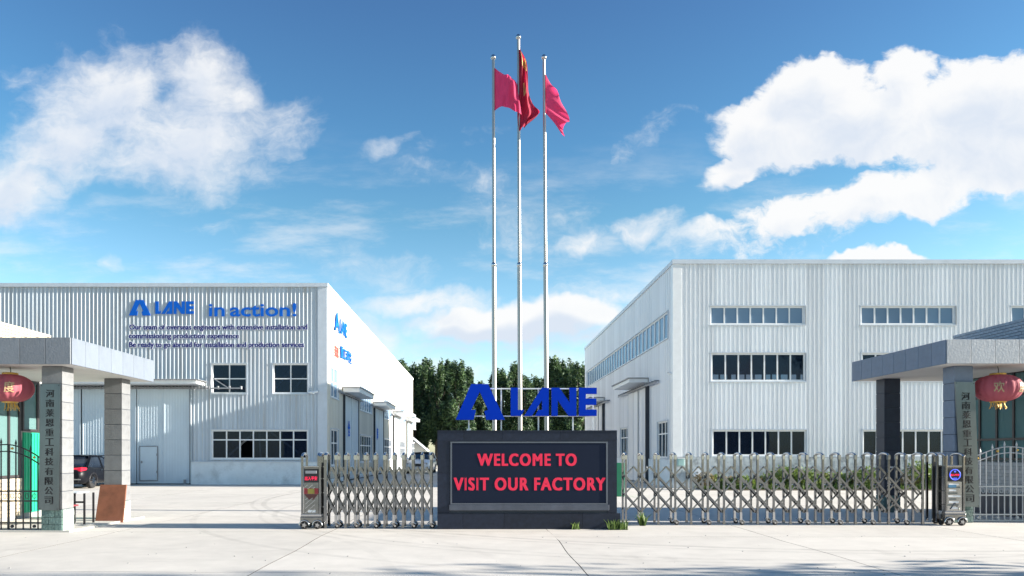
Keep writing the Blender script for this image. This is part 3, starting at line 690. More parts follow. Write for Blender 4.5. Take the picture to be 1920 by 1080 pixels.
corrugated(WRS, LRS, 1.3, HR-.12, [strip]+sw+[(a, b, 0, 5.0) for a, b in rd], .41, .02, m_clad_rs, 'cladding', fr_)
window(WRS, fr_, *strip, 28, [], m_glassb, .07, thick=.09)
for q in sw: window(WRS, fr_, *q, 3, [q[2]+1.15], m_glass, .07)
prev = 0
for a, b in rd+[(LRS, LRS)]:
    MB().box(XR-.06, XR-.021 if False else XR+.1, YR+prev+(.101 if prev == 0 else 0), YR+a, 0, 1.29).build('plinth', m_plinth_l, fr_); prev = b
BOX('parapet_cap', m_trim, fr_, XR-.07, XR+.1, YR+.151, YR+LRS, HR-.13, HR+.06)
BOX('corner_trim', m_trimw, fr_, XR-.045, XR-.003, YR-.045, YR+.3, 1.41, HR-.135)
for a, b in rd:
    mid = a+2.1
    for (p0, p1) in ((a, mid-.02), (mid+.02, b)):
        mb = MB(); WRS.box(mb, p0, p1, .05, .08, .03, 5.0)
        for e in (p0, (p0+p1)/2-.04, p1-.08): WRS.box(mb, e, e+.08, .0805, .105, .03, 5.0)
        d = mb.build('sliding_door', m_clad_rs, fr_)
    mb = MB(); WRS.box(mb, a-.14, a-.001, 0, .2, 0, 5.05); WRS.box(mb, mid-.019, mid+.019, .04, .13, 0, 5.0); mb.build('door_jamb', m_dark, fr_)
    BOX('door_void', m_inner, fr_, XR+.02, XR+.06, YR+a, YR+b, 0, 5.0)
    mb = MB(); WRS.box(mb, a-2.3, b+2.6, .15, .20, 5.02, 5.09)
    for q in np.arange(a-2.2, b+2.6, .55): WRS.box(mb, q, q+.07, 0, .26, 5.091, 5.16)
    mb.build('door_rail', m_grey, fr_)
    cn = MB(); WRS.box(cn, a+.05, b-.3, .03, 1.02, 5.25, 5.45); c = cn.build('door_canopy', m_trimw, fr_, .01)
    t = MB(); WRS.box(t, a-.02, b-.23, .0, 1.1, 5.452, 5.50); t.build('canopy_sheet', m_grey, c)
# shell with the clerestory that shows through the middle windows
yb = YR+LRS
mb = MB(); mb.box(XR+.05, XR+LR, yb-.2, yb, 0, 7.45); mb.box(XR+.05, XR+LR, yb-.2, yb, 8.1, HR-.2); mb.box(XR+LR-.2, XR+LR, YR+.2, yb-.201, 0, HR-.2); mb.box(XR+.12, XR+LR, YR+.06, yb, HR-.25, HR-.15)
mb.build('hall_shell', m_inner, fr_)
mb = MB()
for k in range(40): mb.box(XR+.3+k*.72, XR+.3+k*.72+(.10 if k % 4 else .3), yb-.19, yb-.05, 7.451, 8.099)
mb.build('clerestory_mullion', m_dark, fr_)
mb = MB(); mb.box(XR+.2, XR+LR-.3, YR+.9, YR+.95, 6.9, 9.3); mb.build('inner_blind', mat('inner_blind', (.16, .21, .28), .9, 0, .1, .6), fr_)
for (a, za, b, zb) in ((1350, 582, 1440, 600), (1400, 605, 1500, 580), (1420, 595, 1510, 607)):
    MB().bar((PX(a, 34.2), 34.3, PZ(za, 34.2)), (PX(b, 34.2), 34.3, PZ(zb, 34.2)), .07, .05).build('steel_brace', m_steel, fr_)
e = cctv('security_camera', 1257, 701, YR+.6, 'dark security camera on the shaded side wall near the corner of the right hall')
e.location.x = XR-.12
fan = empty('wall_fan', (PX(1307, YR), YR-.1, PZ(887, YR)), 'small round white vent fan on the plinth of the right hall', 'fan')
MB().lathe([(.20, -.12), (.21, 0), (.17, -.02), (.06, -.04), (.05, -.1)], (PX(1307, 33.3), YR-.11, PZ(886, 33.3)), 18, 'y').build('fan_housing', m_white, fan)
MB().lathe([(.045, -.14), (.0451, -.11)], (PX(1307, 33.3), YR-.1, PZ(886, 33.3)), 10, 'y').build('fan_hub', m_grey, fan)
eb = empty('electric_box', (PX(1277, 33.3), 33.3, PZ(872, 33.3)), 'small pale green box mounted on the plinth of the right hall', 'box')
BOX('box_body', mat('pale_green', (.35, .55, .52), .5), eb, PX(1271, 33.3), PX(1282, 33.3), 33.2, YR-.091, PZ(873, 33.3), PZ(860, 33.3), .01)
BOX('box_lid', m_trimw, eb, PX(1270.5, 33.3), PX(1282.5, 33.3), 33.18, YR-.0915, PZ(860, 33.3)+.002, PZ(859, 33.3)+.01)

# ------------------------------------------------------------------ small far shed, cars
sh = empty('far_shed', (-10, 88, 0), 'small distant shed with a sloping roof past the far corner of the left hall', 'shed')
mb = MB(); mb.add([(-12, 88, 0), (-6.6, 88, 0), (-6.6, 88, 1.9), (-9.0, 88, 3.9), (-12, 88, 3.9), (-12, 92, 0), (-6.6, 92, 0), (-6.6, 92, 1.9), (-9.0, 92, 3.9), (-12, 92, 3.9)],
   [(0,1,2,3,4), (9,8,7,6,5), (0,5,6,1), (1,6,7,2), (0,4,9,5)]); mb.build('wall', m_clad_ls, sh)
mb = MB(); mb.add([(-6.3, 87.7, 1.75), (-9.0, 87.7, 4.0), (-12, 87.7, 4.0), (-6.3, 92.3, 1.75), (-9, 92.3, 4.0), (-12, 92.3, 4.0), (-6.3, 87.7, 1.85), (-9.0, 87.7, 4.1), (-12, 87.7, 4.1), (-6.3, 92.3, 1.85), (-9, 92.3, 4.1), (-12, 92.3, 4.1)],
   [(0,1,7,6), (1,2,8,7), (6,7,10,9), (7,8,11,10), (0,3,4,1), (1,4,5,2), (0,6,9,3)]); mb.build('roof', m_trim, sh)
for k in range(3): BOX('window', m_glass, sh, -7.7+k*.45, -7.4+k*.45, 87.94, 88.02, 1.0, 1.6)

def make_car(name, label, loc, yaw, paint, suv=False, group=None):
    """x to the car's right, y forward; origin under the centre"""
    root = empty(name, loc, label, 'car', group)
    m = Matrix.Rotation(yaw, 4, 'Z')
    Lc, W = (4.5, .89) if not suv else (4.6, .93)
    def sec(y, hw, zb, zs, zt, crown=.05):
        return [(-hw*.86, y, zb), (-hw, y, zb+.12), (-hw*1.0, y, zs), (-hw*.93, y, zt-.03), (-hw*.5, y, zt+crown*.7), (0, y, zt+crown), (hw*.5, y, zt+crown*.7), (hw*.93, y, zt-.03), (hw, y, zs), (hw, y, zb+.12), (hw*.86, y, zb)]
    hz = .16 if suv else 0
    st = [(-Lc/2, W*.80, .32, .62+hz, .80+hz), (-Lc/2+.10, W*.93, .24, .62+hz, .95+hz), (-Lc/2+.45, W, .22, .66+hz, 1.00+hz), (-.9, W, .20, .66+hz, .95+hz), (.6, W, .20, .64+hz, .93+hz), (1.2, W*.99, .20, .62+hz, .90+hz), (Lc/2-.35, W*.94, .22, .58+hz, .78+hz), (Lc/2-.08, W*.82, .26, .52+hz, .68+hz), (Lc/2, W*.66, .34, .48+hz, .58+hz)]
    def loft(secs, nm, mt, par, cap=True):
        vs = [v for s_ in secs for v in s_]; k = len(secs[0]); fs = []
        for i in range(len(secs)-1):
            for j in range(k-1): fs.append((i*k+j, (i+1)*k+j, (i+1)*k+j+1, i*k+j+1))
            fs.append((i*k+k-1, (i+1)*k+k-1, (i+1)*k, i*k))
        mb = MB(); mb.add(vs, fs, True)
        if cap: mb.add(secs[0], [tuple(range(k))]); mb.add(secs[-1], [tuple(range(k))[::-1]])
        return finish(mb, nm, mt, par)
    def finish(mb, nm, mt, par, bev=0):
        mb.v = [tuple(m @ Vector(v)+Vector(loc)) for v in mb.v]; return mb.build(nm, mt, par, bev)
    body = loft([sec(*s_) for s_ in st], 'body', paint, root)
    zt = 1.46+hz; zb = .93+hz
    yr, y1, y2, yf = (-1.75, -1.05, .35, 1.15) if not suv else (-2.15, -1.85, .3, 1.1)
    def csec(y, hw, z): return [(-W*.93, y if z < zb+.05 else y, zb-.06), (-hw, y, z-.05), (-hw*.85, y, z), (0, y, z+.03), (hw*.85, y, z), (hw, y, z-.05), (W*.93, y, zb-.06)]
    cab = loft([csec(yr, W*.80, zb+.02), csec(y1, W*.72, zt-.03), csec((y1+y2)/2, W*.74, zt), csec(y2, W*.73, zt-.03), csec(yf, W*.82, zb+.0)], 'cabin_glass', m_glasscar, root)
    # roof and pillars in body colour
    rf = MB(); z = zt+.012
    rf.add([(-W*.66, y1-.05, z-.02), (W*.66, y1-.05, z-.02), (W*.68, (y1+y2)/2, z+.02), (W*.66, y2+.05, z-.02), (-W*.66, y2+.05, z-.02), (-W*.68, (y1+y2)/2, z+.02), (0, y1-.05, z+.015), (0, y2+.05, z+.015), (0, (y1+y2)/2, z+.045)],
           [(0,6,8,5), (6,1,2,8), (5,8,7,4), (8,2,3,7)], True); finish(rf, 'roof', paint, root)
    for sx in (-1, 1):
        pl = MB()
        pl.bar((sx*W*.92, yr-.02, zb), (sx*W*.71, y1, zt), .10, .05); pl.bar((sx*W*.92, yf, zb), (sx*W*.72, y2+.03, zt), .06, .05); pl.bar((sx*W*.935, -.3, zb-.02), (sx*W*.735, -.32, zt), .07, .04)
        pl.bar((sx*W*.71, y1, zt), (sx*W*.72, y2, zt), .07, .05)
        finish(pl, 'pillar', paint, root)
        for yy in (-Lc/2+.95, Lc/2-.85):
            cx = sx*(W-.10); w_ = MB(); w_.lathe([(.20, -.1), (.31, -.1), (.325, -.06), (.325, .06), (.31, .1), (.20, .1)], (cx, yy, .325), 22, 'x'); wh = finish(w_, 'wheel', m_rubber, root)
            r = MB(); r.lathe([(.205, -.08), (.205, .085)], (cx, yy, .325), 18, 'x')
            for k in range(7):
                t = 2*math.pi*k/7; r.bar((cx+sx*.095, yy, .325), (cx+sx*.095, yy+.2*math.cos(t), .325+.2*math.sin(t)), .05, .03, (1, 0, 0))
            finish(r, 'rim', m_chrome, wh)
            ar = MB(); pts = [(sx*(W+.004), yy+.37*math.cos(t), .325+.37*math.sin(t)) for t in np.linspace(-.25, math.pi+.25, 13)]; ar.tube(pts, .022, 6); finish(ar, 'wheel_arch', m_blk, root)
        ml = MB(); ml.box(sx*W*.95, sx*(W*.95+.17), .85, .97, zb-.02, zb+.12); finish(ml, 'mirror', paint, root, .02)
        tl = MB(); tl.add([(sx*(W*.50), -Lc/2-.015+.03, .80+hz), (sx*(W*.88), -Lc/2+.02, .78+hz), (sx*(W+.008), -Lc/2+.33, .84+hz), (sx*(W*.985+.008), -Lc/2+.38, .93+hz), (sx*(W*.86), -Lc/2+.08, .96+hz), (sx*(W*.50), -Lc/2+.03, .93+hz)],
            [(0,1,4,5), (1,2,3,4)]); finish(tl, 'tail_light', m_tail, root)
        hl = MB(); hl.box(sx*W*.45, sx*W*.84, Lc/2-.20, Lc/2-.05, .55+hz, .68+hz); finish(hl, 'headlight', m_chrome, root, .02)
        for yy in (-.62, .38): hd = MB(); hd.box(sx*(W+.001), sx*(W+.02), yy, yy+.16, .80+hz, .825+hz); finish(hd, 'door_handle', m_chrome, root)
        for yy in (-1.05, -.30, .75): dg = MB(); dg.box(sx*(W-.01), sx*(W+.003), yy, yy+.012, .33, .90+hz); finish(dg, 'door_gap', m_blk, root)
    bp_ = MB(); bp_.box(-W*.8, W*.8, -Lc/2-.05, -Lc/2+.1, .28, .50); finish(bp_, 'bumper', paint, root, .03)
    rl = MB(); rl.box(-W*.62, W*.93, -Lc/2-.058, -Lc/2-.0505, .40, .45); finish(rl, 'chrome_strip', m_chrome, root)
    lp = MB(); lp.box(-.22, .22, -Lc/2-.02, -Lc/2+.03, .62+hz, .76+hz); finish(lp, 'licence_plate', m_blueplate, root)
    gr = MB(); gr.box(-W*.42, W*.42, Lc/2-.05, Lc/2+.012, .40+hz, .60+hz); finish(gr, 'grille', m_blk, root, .01)
    fb = MB(); fb.box(-W*.75, W*.75, Lc/2-.2, Lc/2+.03, .22, .36); finish(fb, 'bumper', m_grey if suv else paint, root, .03)
    return root
m_glasscar = mat('car_glass', (.012, .018, .03), .06, 0, 0, spec=.8)
m_tail = mat('tail_light', (.55, .01, .03), .2, 0, .1, 8, coat=.5, emit=None)
m_blueplate = mat('plate_blue', (.02, .08, .35), .5)
m_carblk = mat('black_car_paint', (.006, .007, .010), .35, 0, 0, coat=.04, spec=.12)
m_carwht = mat('white_car_paint', (.75, .76, .78), .3, 0, 0, coat=.6)
make_car('parked_car', 'black sedan parked before the sliding doors of the left hall', (-18.38, 34.65, 0), math.radians(2), m_carblk)
make_car('parked_car', 'white car facing the gate, parked far back between the halls', (-4.55, 57.5, 0), math.radians(176), m_carwht, True)

# ------------------------------------------------------------------ LED sign on its granite base
YS = 15.6
sign = empty('welcome_sign', (PX(990, YS), YS+.35, 0), 'dark granite sign block with a lit red welcome message, between the two folding gates', 'sign')
xa, xb = PX(820, YS), PX(1157, YS); zt = PZ(808, YS); DS = .75
BOX('core', m_jointd, sign, xa+.015, xb-.015, YS+.02, YS+DS-.02, 0, zt-.012)
zp = PZ(962, YS)
def gp(x0, x1, z0, z1, y0=YS, y1=None): return BOX('granite_panel', m_black_gran, sign, x0+.0025, x1-.0025, y0, (YS+.019) if y1 is None else y1, z0+.0025, z1-.0025)
px_ = [820, 868, 945, 1092, 1163]
for a, b in zip(px_[:-1], px_[1:]): gp(PX(a, YS), PX(b, YS), 0, zp, YS-.03)
tx = [820, 869, 942, 1050, 1157]; z1 = PZ(827, YS)
for a, b in zip(tx[:-1], tx[1:]): gp(PX(a, YS), PX(b, YS), z1, zt)
for a, b in ((820, 843), (1139, 1157)):
    for c, d in ((zp, PZ(887, YS)), (PZ(887, YS), z1)): gp(PX(a, YS), PX(b, YS), c, d)
for s_, x in ((-1, xa), (1, xb)):     # end faces and top slabs
    for c, d in ((0, zp), (zp, 1.1), (1.1, zt)): BOX('granite_panel', m_black_gran, sign, x+(.014 if s_ < 0 else -.014)-s_*.0, x, YS+.022, YS+DS, c+.003, d-.003)
for a, b in zip(tx[:-1], tx[1:]): BOX('granite_panel', m_black_gran, sign, PX(a, YS)+.003, PX(b, YS)-.003, YS-.01, YS+DS+.01, zt-.0115, zt+.012)
sx0, sx1, sz0, sz1 = PX(845, YS), PX(1139, YS), PZ(946, YS), PZ(829, YS)
scr = BOX('led_screen', m_screen, sign, sx0+.03, sx1-.03, YS+.004, YS+.0189, sz0+.03, sz1-.02)
mb = MB(); mb.box(sx0-.005, sx0+.028, YS-.006, YS+.0188, sz0-.0, sz1+.01); mb.box(sx1-.028, sx1+.005, YS-.006, YS+.0188, sz0, sz1+.01); mb.box(sx0+.0281, sx1-.0281, YS-.006, YS+.0188, sz1-.018, sz1+.01); mb.box(sx0+.0281, sx1-.0281, YS-.006, YS+.0188, sz0, sz0+.028)
mb.build('screen_frame', mat('dark_frame_metal', (.16, .17, .20), .35, .8, .1), sign)
MB().box(sx0-.03, sx1+.03, YS-.05, YS-.001, PZ(957, YS)+.0, sz0-.002).build('screen_sill', mat('sill_metal', (.10, .11, .14), .4, .6, .2), sign, .008)
def letters(body, px0, px1, py0, py1, Y, m_, parent, off, ext=.001, name='letter'):
    c = bpy.data.curves.new('text', 'FONT'); c.size = 1; c.offset = off; c.space_character = 1.04
    o = bpy.data.objects.new('text', c); COL.objects.link(o)
    def dims(s):
        c.body = s; bpy.context.view_layer.update(); bb = [Vector(b) for b in o.bound_box]; return min(b.x for b in bb), max(b.x for b in bb), min(b.y for b in bb), max(b.y for b in bb)
    tot = dims(body); sc = (PX(px1, Y)-PX(px0, Y))/(tot[1]-tot[0]); sz = (PZ(py0, Y)-PZ(py1, Y))/(tot[3]-tot[2])
    for i, ch in enumerate(body):
        if ch == ' ': continue
        f = dims(body[:i+1]); q = dims(ch); w_ = q[1]-q[0]
        me = text_mesh(ch, m_, w_*sc-.02, (q[3]-q[2])*sz-.01, ext, off, bold=.014)
        link(name, me, ((f[1]-w_/2-tot[0])*sc+PX(px0, Y), Y, PZ(py1, Y)+((q[2]+q[3])/2-tot[2])*sz), parent)
    bpy.data.objects.remove(o); bpy.data.curves.remove(c)
letters('WELCOME TO', 895, 1081, 850.5, 873.5, YS+.003, m_led, scr, 0)
letters('VISIT OUR FACTORY', 851, 1135, 895.5, 919.5, YS+.003, m_led, scr, 0)
# blue standing letters on their frame
YB = 15.88
rl = empty('standing_letters', (PX(985, YB), YB, zt), 'thick blue company letters on a thin steel frame on top of the granite sign', 'lettering')
def rescale(src): return (740+src[0]/5.053, 740+src[1]/5.053, 660+src[2]/5.053, 660+src[3]/5.053)
logo(YB-.07, rescale((578, 1045, 303, 642)), rescale((1100, 1915, 338, 605)), .09, m_blue, rl)
mb = MB()
for py in (728.5, 780): mb.box(PX(877, YB), PX(1119, YB), YB+.03, YB+.055, PZ(py, YB)-.012, PZ(py, YB)+.012)
for px in (879, 940, 1010, 1075, 1113): mb.box(PX(px, YB)-.015, PX(px, YB)+.015, YB+.056, YB+.085, zt+.01, PZ(727, YB))
mb.build('support_frame', m_trimw, rl)
MB().box(PX(875, YB), PX(883, YB), YB-.02, YB+.1, zt+.013, zt+.05).build('foot_plate', m_trimw, rl)

# ------------------------------------------------------------------ flagpoles and flags
YF = 20.0
for k, (xt, xb_, top, lab) in enumerate(((925, 927.5, 112, 'left steel flagpole behind the granite sign, the one with the square spread flag'), (972, 976, 74, 'tallest, middle steel flagpole behind the granite sign'), (1020, 1026, 112, 'right steel flagpole behind the granite sign'))):
    bx, tx_ = PX(xb_, YF), PX(xt, YF); th = PZ(top, YF); jz = PZ(497, YF)
    p = empty('flagpole', (bx, YF, 0), lab, 'flagpole', 'three flagpoles behind the sign')
    L_ = lambda z: bx+(tx_-bx)*z/th
    MB().tube([(L_(0), YF, 0), (L_(jz), YF, jz)], .060, 32).build('lower_pole', m_pole, p)
    MB().tube([(L_(jz), YF, jz), (L_(th), YF, th)], .046, 32, .040).build('upper_pole', m_pole, p)
    MB().lathe([(.05, -.06), (.068, -.04), (.068, .04), (.045, .07)], (L_(jz), YF, jz), 16).build('collar', m_chrome, p)
    MB().lathe([(.001, -.075), (.04, -.066), (.068, -.03), (.075, 0), (.068, .03), (.04, .066), (.001, .075)], (tx_, YF, th+.06), 16).build('ball_finial', m_chrome, p)
    MB().lathe([(.14, 0), (.14, .02), (.07, .05)], (bx, YF, 0), 16).build('base_flange', m_pole, p)
def flag(name, label, left, right, col, yfun, nu=44, nv=56, sag=0):
    """left/right: (px,py) polylines sampled over v; yfun(u,v) gives depth folds"""
    def interp(pl, t):
        s_ = t*(len(pl)-1); i = min(int(s_), len(pl)-2); f = s_-i
        def c(j): return pl[max(0, min(len(pl)-1, j))]
        r = []
        for a in (0, 1):
            p0, p1, p2, p3 = c(i-1)[a], c(i)[a], c(i+1)[a], c(i+2)[a]
            r.append(.5*((2*p1)+(-p0+p2)*f+(2*p0-5*p1+4*p2-p3)*f*f+(-p0+3*p1-3*p2+p3)*f**3))
        return r
    vs = []; fs = []
    for j in range(nv+1):
        v = j/nv; a, b = interp(left, v), interp(right, v)
        for i in range(nu+1):
            u = i/nu; px, py = a[0]+(b[0]-a[0])*u, a[1]+(b[1]-a[1])*u
            py -= sag*math.sin(math.pi*min(1, u*1.15))*v; bow = yfun(u, v); vs.append((PX(px, YF), YF-.03+bow, PZ(py, YF)))
    for j in range(nv):
        for i in range(nu): k = j*(nu+1)+i; fs.append((k, k+nu+1, k+nu+2, k+1))
    e = empty(name, vs[0], label, 'flag', 'flags on the three poles')
    mb = MB(); mb.add(vs, fs, True); mb.build('cloth', col, e)
    hm = MB(); hm.tube([Vector(vs[j*(nu+1)]) for j in range(0, nv+1, 2)], .012, 6); hm.build('hoist_hem', m_trimw if False else col, e)
    return e, vs, nu, nv
W2 = math.pi*2
# here "left/right" run along the hoist (v from top to bottom)
flag('flag', 'plain red flag spread square on the left flagpole', [(928, 129), (928, 155), (928, 182), (928, 208)], [(969, 157), (972, 176), (974, 197), (977, 221)], m_flag,
     lambda u, v: .13*math.sin(W2*(u*1.2-v*.30))*u+.04*math.sin(W2*(u*3+v*1.1))*u - .10*u*u, sag=13)
# sag: bottom edge arches up in the middle


e2, vs2, nu2, nv2 = flag('flag', 'dark red flag hanging furled round the middle flagpole with yellow patches', [(974, 95), (974, 120), (974, 150), (974, 180), (971, 210), (971, 225), (974, 247)], [(975, 95), (986, 118), (989, 145), (991, 170), (1000, 194), (1011, 215), (990, 232)], m_flagd,
     lambda u, v: -.02+.10*math.sin(W2*(u*1.5+v*1.3))*min(1, u*3+.15)+.04*math.sin(W2*(u*4+v*2.0))*u, 40, 90)
flag('flag', 'plain red flag drooping in a pointed fold on the right flagpole', [(1023, 141), (1023, 165), (1023, 189), (1023, 213)], [(1047, 180), (1068, 223), (1056, 240), (1059, 256)], m_flag,
     lambda u, v: .09*math.sin(W2*(u*.9+v*1.6))*u+.05*math.sin(W2*(u*1.0+v*3.2))*u, 44, 60)
m_yel = cloth_mat('yellow_flag_mark', (.72, .60, .26), .3)
mb = MB()
ng = nu2+1
for (j0, j1, i0, i1) in ((6, 20, 14, 30), (34, 48, 18, 26), (12, 26, 30, 36)):
    vv = []; ff = []
    for j in range(j0, j1+1):
        for i in range(i0, i1+1): v = Vector(vs2[j*ng+i]); vv.append((v.x, v.y-.012, v.z))
    w_ = i1-i0+1
    for j in range(j1-j0):
        for i in range(w_-1): ff.append((j*w_+i, (j+1)*w_+i, (j+1)*w_+i+1, j*w_+i+1))
    mm = MB(); mm.add(vv, ff, True); mm.build('yellow_mark', m_yel, e2)

# ------------------------------------------------------------------ folding gates
def gate(name, label, posts_px, Yf, depth, end_x, flip):
    """posts_px: image columns of the front uprights"""
    xs = [PX(p, Yf) for p in posts_px]; pitch = abs(xs[1]-xs[0]); Yb = Yf+depth
    root = empty(name, ((xs[0]+xs[-1])/2, Yf+depth/2, 0), label, 'gate', 'stainless folding gates')
    H = 1.56; r = .021
    # upright hoop
    hoop = MB(); hoop.box(-r, r, -depth/2-r, -depth/2+r, .06, H); hoop.box(-r, r, depth/2-r, depth/2+r, .06, H)
    me_h = hoop.mesh('post_frame', m_stain)
    cap = MB(); pts = [(0, (depth/2)*math.cos(t), H-.02+.055*math.sin(t)) for t in np.linspace(0, math.pi, 11)]; cap.tube(pts, .027, 8)
    for s_ in (-1, 1): cap.box(-.029, .029, s_*depth/2-.029, s_*depth/2+.029, H-.10, H+.0)
    me_c = cap.mesh('arch_cap', m_chrome)
    foot = MB(); foot.box(-.026, .026, -.026, .026, .02, .075); me_f = foot.mesh('foot', m_staind)
    fork = MB(); fork.box(-.026, .026, -.026, .026, .12, .29); fork.tube([(-.07, 0, .09), (-.03, 0, .13), (.03, 0, .13), (.07, 0, .09)], .02, 7); me_k = fork.mesh('caster_fork', m_chrome)
    wh = MB(); wh.lathe([(.02, -.02), (.052, -.02), (.056, -.012), (.056, .012), (.052, .02), (.02, .02)], (0, 0, 0), 14, 'y'); me_w = wh.mesh('wheel', m_rubber)
    hub = MB(); hub.lathe([(.022, -.024), (.022, .024)], (0, 0, 0), 10, 'y'); me_hub = hub.mesh('hub', m_chrome)
    for i, x in enumerate(xs):
        p = link('post_frame', me_h, (x, Yf+depth/2, 0), root, rot=(0, 0, random.uniform(-.02, .02))); ORG[p.name] = Vector((x, Yf+depth/2, 0))
        link('arch_cap', me_c, (x, Yf+depth/2, 0), p)
        if i % 2 == 1:
            for s_ in (-1, 1): link('caster_fork', me_k, (x, Yf+depth/2+s_*depth/2, 0), p); link('wheel', me_w, (x+.03, Yf+depth/2+s_*depth/2, .056), p); link('hub', me_hub, (x+.03, Yf+depth/2+s_*depth/2, .056), p)
        else:
            for s_ in (-1, 1): link('foot', me_f, (x, Yf+depth/2+s_*depth/2, 0), p)
    # lattice: nodes on the posts at z = 1.10, .70, .29 ; crossings half way
    def barmesh(dx, dz, w_):
        b = MB(); b.bar((-dx/2, 0, -dz/2), (dx/2, 0, dz/2), .018, w_, (0, 1, 0) if False else (0, 0, 1)); return b.mesh('crossbar', m_stain if w_ > .03 else m_staind)
    dzs = .405; zn = [1.09, 1.09-dzs, 1.09-2*dzs]; P_ = (xs[-1]-xs[0])/(len(xs)-1)
    down = barmesh(P_*1.06, -dzs*1.06, .040); up = barmesh(P_*1.06, dzs*1.06, .030)
    hd = barmesh(P_*.56, -dzs*.56, .040); hu = barmesh(P_*.56, dzs*.56, .030)
    sA, sB = (Yf+.045, Yf+depth*.62) ; yD = (Yf+.036, Yf+depth*.50); yU = (Yf+depth*.30, Yf+depth-.04)
    pin = MB(); pin.tube([(0, 0, 0), (0, depth-.1, 0)], .014, 7); me_p = pin.mesh('pivot_pin', m_chrome)
    for i in range(len(xs)-1):
        xm = (xs[i]+xs[i+1])/2
        for z in zn[:-1]:
            for y in yD: link('crossbar', down, (xm, y, z-dzs/2), root)
            for y in yU[:1 if len(xs) > 13 else 2]: link('crossbar', up, (xm, y, z-dzs/2), root)
        link('crossbar', hd, (xm+P_/4, yD[0], zn[0]+dzs/4), root); link('crossbar', hu, (xm-P_/4, yU[0], zn[0]+dzs/4), root)
        if len(xs) <= 13: link('crossbar', hd, (xm+P_/4, yD[1], zn[0]+dzs/4), root)
        link('pivot_pin', me_p, (xm, Yf+.05, zn[0]+dzs/2-.01), root)
        link('pivot_pin', me_p, (xm, Yf+.05, zn[0]-dzs/2), root)
    return root
lp = [611, 630, 648.3, 666.5, 684.7, 703, 721, 738.5, 756, 773.5, 791, 808]
gate('folding_gate', 'tightly folded stainless scissor gate to the left of the granite sign', lp, 15.72, .36, 0, False)
rp = [1173.5,1204,1234.5,1266,1296,1327,1357.5,1388.5,1420,1450.5,1482,1512.5,1543,1573.5,1604,1635,1666,1698,1730]
gate('folding_gate', 'long half-open stainless scissor gate running right from the granite sign', rp, 16.45, .38, 0, True)
